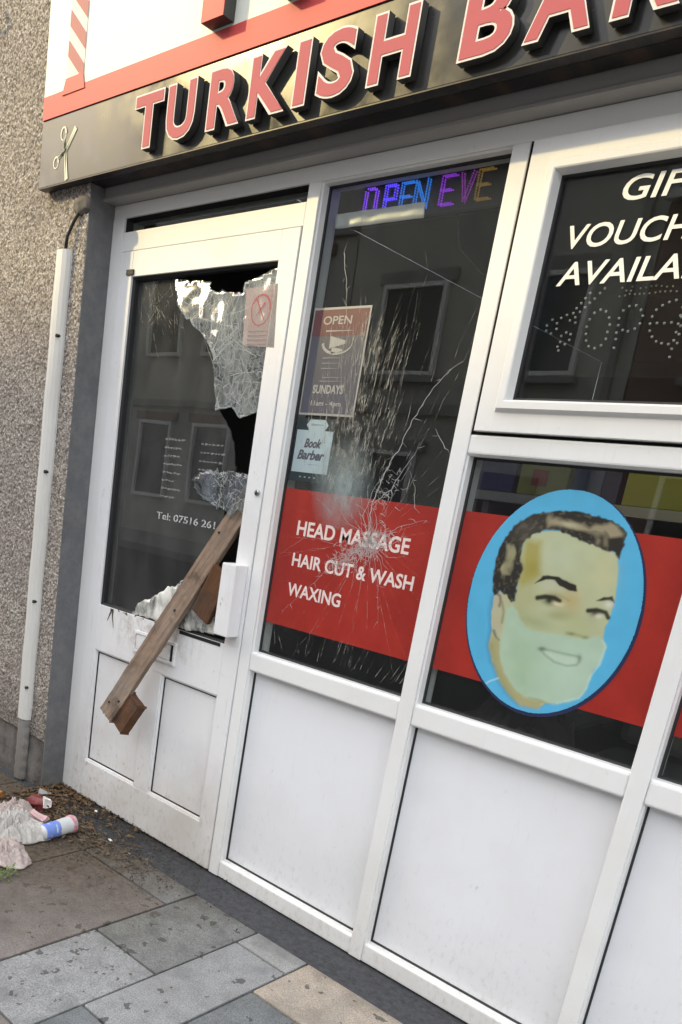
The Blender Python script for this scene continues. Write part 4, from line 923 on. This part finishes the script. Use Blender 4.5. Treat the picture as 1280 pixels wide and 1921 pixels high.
link('board', local_rough(-.041, .041, -.009, .009, -.06, ln, 60, .0060, .0025, 1), M['wood'], pk)
ty = 1 if tv.y > 0 else -1
for nx_, nz_ in ((-.018, ln - .05), (.020, ln - .085), (.005, ln * .52), (-.02, .22)):
    link('nail', tube_me([(nx_, -.0085 * ty, nz_), (nx_ + .001, -.0135 * ty, nz_ + .002)], .0035, 8), M['gasket'], pk)
spl = bmesh.new()
for k in range(7):
    x = random.uniform(-.038, .036); t_ = tube_me([(x, random.uniform(-.006, .006), ln - .004), (x + random.gauss(0, .002), random.uniform(-.006, .006), ln + random.choice([.003, .005, .006, .016]))], [.0045, .0010], 5); spl.from_mesh(t_)
o_ = link('splinters', from_bm(spl), M['wood'], pk); o_['kind'] = 'stuff'
bk = link('end_block', local_rough(.028, .108, (-.002) * ty, .026 * ty, ln - .135, ln - .012, 8, .005, .006, 4), M['brown'], pk)
bk['label'] = 'rust brown block at the lower end of the plank'
bf = link('board_fragment', local_rough(-.035, .05, -.01, .01, -.09, .09, 6, .004, .003, 9), M['brown'])
bf.location = (.742, -.022, .940); bf.rotation_euler = (0, math.radians(24), 0)
tag(bf, 'short rust brown board fragment wedged between plank and lock casing', 'board')

# ================================================================== WALL FITTINGS
cd = empty('wall_trunking', (-.12, -.108, 0)); tag(cd, 'pale grey plastic cable trunking fixed upright to the pebbledashed wall', 'trunking')
def trunk_me(z0, z1, xa, xb, w_, d_):
    prof = [(-w_ / 2, 0), (-w_ / 2, -d_ * .55), (-w_ * .36, -d_ * .9), (-w_ * .1, -d_), (w_ * .2, -d_ * .97), (w_ * .42, -d_ * .72), (w_ / 2, -d_ * .3), (w_ / 2, 0)]
    V = []; F = []; n = 26
    for i in range(n + 1):
        t_ = i / n; z = z0 + (z1 - z0) * t_; x = xa + (xb - xa) * t_ + .0015 * math.sin(i * 1.3)
        for a, b in prof: V.append((x + a + .12, b - .0, z))
    k = len(prof)
    for i in range(n):
        for j in range(k - 1): F.append((i * k + j, i * k + j + 1, (i + 1) * k + j + 1, (i + 1) * k + j))
    F.append(tuple(range(k - 1, -1, -1))); F.append(tuple(range(n * k, n * k + k)))
    me = bpy.data.meshes.new('mesh'); me.from_pydata(V, [], F); me.update(); return me
M['trunk'] = upvc('grey_white_plastic', (.60, .59, .56), .5, (.16, .14, .12), .45)
M['trunkdirty'] = upvc('dirty_plastic', (.22, .21, .20), .9, (.07, .06, .05), .6)
link('channel', trunk_me(.262, 1.990, -.137, -.106, .070, .030), M['trunk'], cd)
link('foot_channel', trunk_me(0, .258, -.142, -.137, .062, .026), M['trunkdirty'], cd)
for z, x in ((1.71, -.085), (1.24, -.093), (.75, -.103), (.40, -.11)):
    link('screw', tube_me([(x, -.126, z), (x, -.1415, z)], .006, 8, cd.location), M['gasket'], cd)
wr = thing_mesh('wall_cable', tube_me([(-.092, -.125, 1.985), (-.080, -.130, 2.03), (-.060, -.122, 2.075), (-.035, -.116, 2.11), (-.028, -.112, 2.13)], .006, 8), M['gasket'], 'thin black cable running from the trunking up to the sign', 'cable')
cup = thing_mesh('cement_patch', from_bm((lambda b: (bmesh.ops.create_icosphere(b, subdivisions=3, radius=.05), [setattr(v, 'co', Vector((v.co.x * 1.0 - .035, v.co.y * .28 - .110, v.co.z * .62 + 2.125)) + noise.noise_vector(v.co * 40) * .006) for v in b.verts], b)[-1])(bmesh.new()), True), M['plinth'], 'lump of rough cement where the cable meets the wall under the sign', 'cement')
br = thing_mesh('wall_hook', tube_me([(-.70, -.11, 2.80), (-.69, -.15, 2.79), (-.665, -.16, 2.80), (-.655, -.15, 2.83), (-.665, -.14, 2.85)], .006, 8), M['gasket'], 'small curled black metal hook high on the pebbledashed wall', 'hook')

# ================================================================== LITTER IN THE CORNER
def heap(name, cx, cy, rx, ry, h, seed, m, label, cat, sc=9, cut=0):
    bm = bmesh.new(); bmesh.ops.create_icosphere(bm, subdivisions=5, radius=1)
    for v in bm.verts:
        d = v.co.normalized(); n1 = noise.noise(d * 2.1 + Vector((seed, 0, 0))); 
        wp = noise.noise_vector(d * 1.7 + Vector((seed, 2, 0))) * .8; q_ = d + wp; q_ = Vector((q_.x * 1.2, q_.y * 3.0, q_.z * 2.0)); rg = 1 - abs(noise.noise(q_ * 2.2 + Vector((0, seed, 0)))) * 2.2; rg2 = 1 - abs(noise.noise(q_ * 4.6 + Vector((0, seed, 5)))) * 2.2
        r = .9 + .30 * n1 + .22 * rg + .12 * rg2
        v.co = Vector((cx + d.x * rx * r, cy + d.y * ry * r, max(.004, h * .42 + d.z * h * .6 * r)))
    return thing_mesh(name, from_bm(bm, True), m, label, cat)
M['rag'] = rough_mat('grey_white_cloth', (.34, .32, .295), (.60, .575, .54), 16, bstr=.3, bd=.006)
M['bag'] = rough_mat('pale_pink_bag', (.34, .27, .25), (.55, .47, .44), 12, .45, .3, .006)
def cloth(name, cx, cy, rx, ry, h, rz, seed, m, label, cat, n=130, fold=1.35):
    """a thrown-down cloth: sharp ridged folds that run together, edge trailing on the ground"""
    V = []; F = []
    for j in range(n + 1):
        for i in range(n + 1):
            u, v = i / n * 2 - 1, j / n * 2 - 1; r = math.hypot(u, v) + 1e-6; sq = max(abs(u), abs(v)) / r; u, v = u * sq, v * sq; r = math.hypot(u, v)
            an = math.atan2(v, u); er = 1 + .22 * noise.noise(Vector((math.cos(an) * 1.6, math.sin(an) * 1.6, seed)))
            w_ = noise.noise_vector(Vector((u * 1.3, v * 1.3, seed))) * .7
            p = Vector((u * 1.7 + w_.x * 2.4, v * 2.3 + w_.y * 2.4, seed * 1.7)); f1 = 1 - abs(noise.noise(p)) * 2.6; f2 = 1 - abs(noise.noise(p * 2.3 + Vector((5, 1, 0)))) * 2.6
            body = max(0., 1 - r ** 2.4); z = h * (body * (.55 + .35 * noise.noise(Vector((u * 1.5, v * 1.5, seed + 9)))) + fold * body ** .5 * (.34 * max(0, f1) ** 2 + .16 * max(0, f2) ** 2))
            x, y = u * rx * er + w_.x * .010, v * ry * er + w_.y * .010
            V.append((cx + x * math.cos(rz) - y * math.sin(rz), cy + x * math.sin(rz) + y * math.cos(rz), .004 + max(0, z)))
    for j in range(n):
        for i in range(n): k = j * (n + 1) + i; F.append((k, k + 1, k + n + 2, k + n + 1))
    me = bpy.data.meshes.new('mesh'); me.from_pydata(V, [], F); me.update()
    for p_ in me.polygons: p_.use_smooth = True
    o = thing_mesh(name, me, m, label, cat); sm = o.modifiers.new('thick', 'SOLIDIFY'); sm.thickness = .0025; sm.offset = 1; return o
cloth('crumpled_rag', .33, -.42, .120, .080, .072, .5, 2.3, M['rag'], 'crumpled greyish white rag heaped beside the blue labelled cup', 'rag')
cloth('carrier_bag', .490, -.550, .095, .062, .060, .2, 7.7, M['bag'], 'squashed pale pinkish bag at the front of the litter by the wall', 'bag')
cloth('paper_bag', .20, -.36, .085, .06, .055, 1.1, 4.1, M['bag'], 'torn pale paper bag behind the rag heap', 'paper bag')
def heap(name, cx, cy, rx, ry, h, seed, m, label, cat, sc=9, cut=0):
    return cloth(name, cx, cy, rx, ry, h, .3, seed, m, label, cat, 60)
bt = empty('plastic_bottle', (.42, -.30, .028)); tag(bt, 'crushed clear plastic cup with a blue label lying in the corner litter', 'cup')
a0 = Vector((.425, -.375, .032)); a1 = Vector((.410, -.235, .034))
def crush_tube(a, b, r0, r1, seed, n=14, seg=20):
    bm = bmesh.new(); d = b - a; dn = d.normalized(); u = dn.cross(Vector((0, 0, 1))).normalized(); v = dn.cross(u); rings = []
    for i in range(n + 1):
        t_ = i / n; c = a + d * t_; ring_ = []
        for k in range(seg):
            an = 2 * math.pi * k / seg; r = (r0 + (r1 - r0) * t_) * (1 + .10 * noise.noise(Vector((t_ * 6 + seed, math.cos(an) * 1.5, math.sin(an) * 1.5))))
            ring_.append(bm.verts.new(c + (u * math.cos(an) + v * math.sin(an)) * r - Vector(bt.location)))
        rings.append(ring_)
    for p, q in zip(rings, rings[1:]):
        for k in range(seg): bm.faces.new((p[k], p[(k + 1) % seg], q[(k + 1) % seg], q[k]))
    bm.faces.new(rings[0]); bm.faces.new(rings[-1]); return from_bm(bm, True)
M['clearplastic'] = mat('cloudy_plastic', (.55, .56, .56), .25); M['bluelabel'] = mat('blue_label', (.16, .25, .62), .4); M['pinkprint'] = mat('pink_print', (.48, .22, .24), .5)
link('body', crush_tube(a0, a1, .026, .032, 1), M['clearplastic'], bt)
link('label', crush_tube(a0.lerp(a1, .02), a0.lerp(a1, .46), .0275, .0298, 1), M['bluelabel'], bt)
link('print_band', crush_tube(a0.lerp(a1, .86), a0.lerp(a1, .97), .0322, .0338, 1), M['pinkprint'], bt)
def crushed_box(name, cx, cy, cz, sx, sy, sz, rz, m, label, cat, seed):
    me = box_me(-sx / 2, sx / 2, -sy / 2, sy / 2, -sz / 2, sz / 2); bm = bmesh.new(); bm.from_mesh(me)
    bmesh.ops.subdivide_edges(bm, edges=list(bm.edges), cuts=5, use_grid_fill=True)
    for v in bm.verts: v.co += noise.noise_vector(v.co * 22 + Vector((seed, 0, 0))) * .016
    o = thing_mesh(name, from_bm(bm), m, label, cat); o.location = (cx, cy, cz); o.rotation_euler = (.2, .15, rz); return o
crushed_box('crisp_packet', .17, -.22, .022, .085, .06, .026, .6, mat('dull_red_foil', (.16, .028, .028), .45), 'crumpled dark red packet in the doorway corner', 'packet', 1)
crushed_box('paper_scrap', .215, -.215, .040, .035, .03, .028, 1.2, M['white'], 'small crumpled white paper on the red packet', 'paper', 2)
crushed_box('pink_cloth', .335, -.335, .050, .07, .04, .024, .3, mat('pink_cloth', (.52, .34, .34), .8), 'folded pink cloth beside the blue labelled cup', 'cloth', 3)
crushed_box('orange_peel', .02, -.34, .02, .05, .04, .022, .3, mat('orange_scrap', (.42, .17, .03), .7), 'orange scrap of packaging at the foot of the trunking', 'scrap', 4)
crushed_box('paper_scrap', .075, -.135, .012, .05, .022, .008, .9, M['posterpale'], 'flat pale paper scrap against the foot of the reveal', 'paper', 5)
for i, (x, y, s_, lb) in enumerate(((.545, -.165, .012, 'tiny yellowish white scrap on the paving in front of the door'), (.31, -.05, .010, 'tiny white scrap closest to the bottom of the door'), (.66, -.16, .009, 'tiny white speck of paper at the edge of the dark strip'))):
    crushed_box('paper_scrap', x, y, .008, s_, s_ * .8, s_ * .6, i, M['white'], lb, 'paper', 6 + i)
# dead leaves, twigs and mud crumbs
def scatter_quads(n, fn, size, curl=.4):
    V = []; F = []
    for _ in range(n):
        x, y = fn(); s_ = random.uniform(*size); a_ = random.uniform(0, 6.28); t_ = random.uniform(-curl, curl); z = random.uniform(.003, .014)
        u = Vector((math.cos(a_), math.sin(a_), t_)) * s_; v = Vector((-math.sin(a_), math.cos(a_), random.uniform(-curl, curl))) * s_ * random.uniform(.3, .6)
        c = Vector((x, y, z)); k = len(V); up = Vector((0, 0, s_ * .25))
        for q in (c - u, c - v * .9 + up, c + u * .9, c + v + up * .4): V.append(tuple(Vector((q.x, q.y, max(.002, q.z)))))
        F += [(k, k + 1, k + 2), (k, k + 2, k + 3)]
    me = bpy.data.meshes.new('mesh'); me.from_pydata(V, [], F); me.update(); return me
def corner(sx, sy): return lambda: (abs(random.gauss(.04, sx)) , min(-.012, -abs(random.gauss(.05, sy))) if random.random() < .55 else min(-.012, -abs(random.gauss(.18, .12))))
def flow():
    t_ = random.random(); return (.12 + .66 * t_ + random.gauss(0, .05), min(-.012, -.16 - .06 * math.sin(t_ * 3) + random.gauss(0, .045)))
M['leaf'] = rough_mat('dead_leaves', (.055, .035, .02), (.20, .12, .06), 40); M['leaf2'] = rough_mat('pale_dead_leaves', (.06, .048, .032), (.17, .135, .09), 40)
M['soil'] = rough_mat('soil_crumbs', (.02, .017, .014), (.07, .055, .04), 60)
o_ = link('leaf_litter', scatter_quads(700, corner(.20, .13), (.006, .018)), M['leaf']); tag(o_, 'brown dead leaves drifted into the doorway corner', 'leaves', kind='stuff')
o_ = link('leaf_fragments', scatter_quads(420, flow, (.003, .013)), M['leaf2']); tag(o_, 'pale broken leaf fragments trailing along the door foot', 'leaves', kind='stuff')
o_ = link('soil_crumbs', scatter_quads(4200, lambda: (random.gauss(.42, .30), min(-.006, -abs(random.gauss(.05, .17)))), (.0015, .006), .9), M['soil']); tag(o_, 'dark soil crumbs scattered over the slabs by the door', 'soil', kind='stuff')
tw = [[(x := random.uniform(.2, .62)), (y := random.uniform(-.24, -.10)), a_] for a_ in [random.gauss(.2, .5) for _ in range(14)]]
bm_ = []
for i, (x, y, a_) in enumerate(tw):
    l_ = random.uniform(.03, .09); pts = [(x, y, .006), (x + math.cos(a_) * l_ * .5, y + math.sin(a_) * l_ * .5 + .004, .012), (x + math.cos(a_) * l_, y + math.sin(a_) * l_, .007)]
    bm_.append(pts)
twm = bmesh.new()
for pts in bm_:
    t_ = tube_me(pts, .0022, 5); twm.from_mesh(t_)
o_ = link('twigs', from_bm(twm), M['leaf']); tag(o_, 'thin brown twigs strewn in front of the door', 'twigs', kind='stuff')
# weed at the left edge
wd_ = empty('weed', (.60, -.62, 0)); tag(wd_, 'small green weed growing from a joint in front of the litter', 'plant')
M['weed'] = mat('weed_green', (.10, .16, .03), .6)
V = []; F = []
for _ in range(60):
    a_ = random.uniform(0, 6.28); r = random.uniform(.004, .038); h_ = random.uniform(.004, .035); c = Vector((math.cos(a_) * r, math.sin(a_) * r, h_)); s_ = random.uniform(.004, .009)
    u = Vector((math.cos(a_), math.sin(a_), random.uniform(-.3, .6))) * s_; v = Vector((-math.sin(a_), math.cos(a_), 0)) * s_ * .5; k = len(V)
    for q in (c - u, c - v, c + u, c + v): V.append(tuple(q))
    F += [(k, k + 1, k + 2, k + 3)]
me = bpy.data.meshes.new('mesh'); me.from_pydata(V, [], F); me.update(); o_ = link('leaves', me, M['weed'], wd_); o_['kind'] = 'stuff'

# ================================================================== INSIDE THE SHOP
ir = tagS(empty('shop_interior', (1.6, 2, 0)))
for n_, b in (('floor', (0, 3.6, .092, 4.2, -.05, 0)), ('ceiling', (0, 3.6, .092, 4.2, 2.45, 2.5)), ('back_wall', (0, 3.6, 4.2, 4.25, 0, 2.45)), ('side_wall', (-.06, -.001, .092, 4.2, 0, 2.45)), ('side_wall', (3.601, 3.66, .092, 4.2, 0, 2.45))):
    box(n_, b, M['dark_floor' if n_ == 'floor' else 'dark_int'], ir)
sv = empty('wall_shelf', (1.7, .5, 1.37)); tag(sv, 'pale narrow shelf inside the window above the red banner', 'shelf')
box('shelf_board', (1.30, 2.10, .46, .58, 1.345, 1.372), mat('pale_shelf', (.20, .20, .20), .6), sv)
box('bracket', (1.36, 1.38, .47, .57, 1.30, 1.344), M['dark_int'], sv); box('bracket', (2.02, 2.04, .47, .57, 1.30, 1.344), M['dark_int'], sv)
for x0, x1, z1, c, lb in ((1.305, 1.440, 1.462, (.012, .02, .09), 'dark blue product box at the left end of the shelf'), (1.455, 1.600, 1.470, (.16, .16, .03), 'olive product box with a red square on the shelf'),
                          (1.615, 1.745, 1.464, (.010, .018, .08), 'dark blue product box second from right on the shelf'), (1.76, 1.95, 1.466, (.17, .18, .03), 'wide yellow green product box at the right of the shelf')):
    o_ = empty('product_box', ((x0 + x1) / 2, .5, 1.374)); tag(o_, lb, 'box', 'product boxes on the window shelf')
    box('carton', (x0, x1, .475, .56, 1.3735, z1), mat('carton', c, .5), o_, .002)
    if 'red square' in lb: box('red_square', (x0 + .04, x0 + .085, .4725, .4748, 1.40, 1.445), mat('dull_red', (.20, .025, .02), .5), o_)
# barber chair behind the low part of the window
bc = empty('barber_chair', (2.0, .75, 0)); tag(bc, 'grey padded barber chair glimpsed low behind the window', 'chair')
gm = mat('grey_leather', (.11, .11, .11), .45); mm_ = mat('dull_chrome', (.3, .3, .3), .3, 1)
box('seat', (1.75, 2.25, .5, 1.0, .50, .62), gm, bc, .03); box('backrest', (1.75, 2.25, 1.0, 1.12, .63, 1.15), gm, bc, .03); box('headrest', (1.88, 2.12, 1.0, 1.1, 1.17, 1.33), gm, bc, .02)
box('armrest', (1.68, 1.745, .5, 1.0, .70, .78), gm, bc, .02); box('armrest', (2.255, 2.32, .5, 1.0, .70, .78), gm, bc, .02)
link('pedestal', tube_me([(2, .75, .04), (2, .75, .50)], .06, 14, bc.location), mm_, bc); link('base', tube_me([(2, .75, 0), (2, .75, .04)], .28, 24, bc.location), mm_, bc)
tw_ = heap('towel', 1.72, .30, .16, .10, .16, 6.2, mat('grey_towel', (.12, .115, .11), .9), 'grey towel bundled on the ledge behind the oval sticker', 'towel'); tw_.location.z = .68
box('ledge', (.95, 3.3, .095, .42, .64, .68), M['dark_int'], ir)

# ================================================================== UPPER STOREY AND THE STREET OPPOSITE
bd = empty('shop_building', (1.6, .3, 2.4)); tag(bd, 'pebbledashed upper storey of the building over the shop', 'building')
box('upper_wall', (-6, 6, -.10, .25, 3.62, 6.2), M['pebble'], bd); box('upper_wall', (.004, 3.64, -.104, .24, 2.43, 3.61), M['pebble'], bd); box('side_pier', (3.66, 6, -.104, .25, 0, 3.61), M['pebble'], bd)
box('roof', (-6, 6, -.3, 8, 6.21, 6.4), M['slate'], bd)
def house(x0, x1, eave, ridge, wm, label, seed, gable=False):
    r_ = random.Random(seed); o = empty('terraced_house', ((x0 + x1) / 2, -11.2, 0)); tag(o, label, 'house', 'houses across the street')
    g = .012
    box('wall', (x0 + g, x1 - g, -17, -11.2, 0, eave), wm, o)
    bm = bmesh.new(); A = [(x0 + g, -11.0, eave + .002), (x1 - g, -11.0, eave + .002), (x1 - g, -14.1, ridge), (x0 + g, -14.1, ridge), (x0 + g, -17.2, eave + .002), (x1 - g, -17.2, eave + .002)]
    vs = [bm.verts.new(Vector(p) - Vector(o.location)) for p in A]
    for f_ in ((0, 1, 2, 3), (3, 2, 5, 4), (0, 3, 4), (1, 5, 2), (0, 4, 5, 1)): bm.faces.new([vs[i] for i in f_])
    link('roof', from_bm(bm), M['slate'], o)
    box('chimney', (x1 - .9, x1 - .25, -14.6, -13.9, ridge - .5, ridge + .9), M['brick_o'], o)
    box('string_course', (x0 + g, x1 - g, -11.195, -11.09, 2.95, 3.12), M['kerb'], o); box('gutter', (x0 + g, x1 - g, -10.99, -10.86, eave - .09, eave + .02), M['trunk'], o); box('drainpipe', (x1 - .30, x1 - .20, -11.19, -11.08, .02, eave - .1), M['trunkdirty'], o)
    wdt = x1 - x0; n = 2; fl = int(eave // 2.7)
    for f_ in range(fl):
        for k in range(n):
            cx = x0 + wdt * (.27 + .46 * k); z0 = .9 + f_ * 2.75
            if f_ == 0 and k == 1:
                d_ = box('door', (cx - .45, cx + .45, -11.19, -11.12, .02, 2.1), mat('far_door', (r_.uniform(.02, .2), r_.uniform(.02, .08), r_.uniform(.02, .1)), .4), o); continue
            wn = box('window', (cx - .55, cx + .55, -11.199, -11.15, z0, z0 + 1.35), M['darkwin'], o)
            box('lintel', (cx - .75, cx + .75, -11.19, -11.10, z0 + 1.425, z0 + 1.62), M['kerb'], o); box('glazing_bar', (cx - .02, cx + .02, -11.149, -11.12, z0, z0 + 1.35), M['white'], wn); box('glazing_bar', (cx - .55, cx + .55, -11.149, -11.125, z0 + .66, z0 + .70), M['white'], wn)
            link('frame', loop_me(cx - .62, cx + .62, z0 - .07, z0 + 1.42, [(0, -11.19), (0, -11.08), (.07, -11.08), (.075, -11.15)], o.location), M['white'], wn)
            box('sill', (cx - .7, cx + .7, -11.19, -11.0, z0 - .18, z0 - .075), M['kerb'], o)
house(-34, -26, 6.2, 8.0, M['render_o'], 'cream rendered terraced house farthest left across the street', 1)
house(-26, -19.6, 6.0, 8.2, M['brick_o'], 'dull red brick house left of the tall block across the street', 2)
house(-8.0, -2.6, 6.8, 8.9, M['render_o'], 'pale rendered house right of the tall block across the street', 4)
house(-2.6, 2.6, 5.9, 8.0, M['brick_o'], 'red brick terraced house directly opposite the door', 5)
house(2.6, 8.0, 5.7, 7.7, M['render_o'], 'pale terraced house opposite the right hand windows', 6)
house(8, 14, 5.5, 7.5, M['brick_o'], 'brick terraced house farthest right across the street', 7)
house(-19.6, -14.3, 5.6, 7.4, M['render_o'], 'low cream house directly left of the tall block across the street', 9)
tb = empty('shading_block', (-11.1, -11.2, 0)); tag(tb, 'tall three storey rendered block added across the street to shade the shop', 'building')  # added out of view; height and left edge shaped to shade the lower shopfront
box('wall', (-14.25, -8.02, -18, -11.2, 0, 9.9), M['render_o'], tb); box('parapet', (-14.26, -8.01, -18.1, -11.05, 9.902, 10.15), M['kerb'], tb)
for f_ in range(3):
    box('string_course', (-14.24, -8.03, -11.195, -11.10, 2.88 + f_ * 3.1, 3.02 + f_ * 3.1), M['kerb'], tb)
    for k in range(3):
        cx = -13.0 + k * 1.9; z0 = .9 + f_ * 3.1
        wn = box('window', (cx - .5, cx + .5, -11.199, -11.15, z0, z0 + 1.6), M['darkwin'], tb)
        box('lintel', (cx - .72, cx + .72, -11.19, -11.10, z0 + 1.68, z0 + 1.86), M['brick_o'], tb); box('glazing_bar', (cx - .02, cx + .02, -11.149, -11.12, z0, z0 + 1.6), M['white'], wn)
        link('frame', loop_me(cx - .57, cx + .57, z0 - .07, z0 + 1.67, [(0, -11.19), (0, -11.08), (.07, -11.08), (.075, -11.15)], tb.location), M['white'], wn)
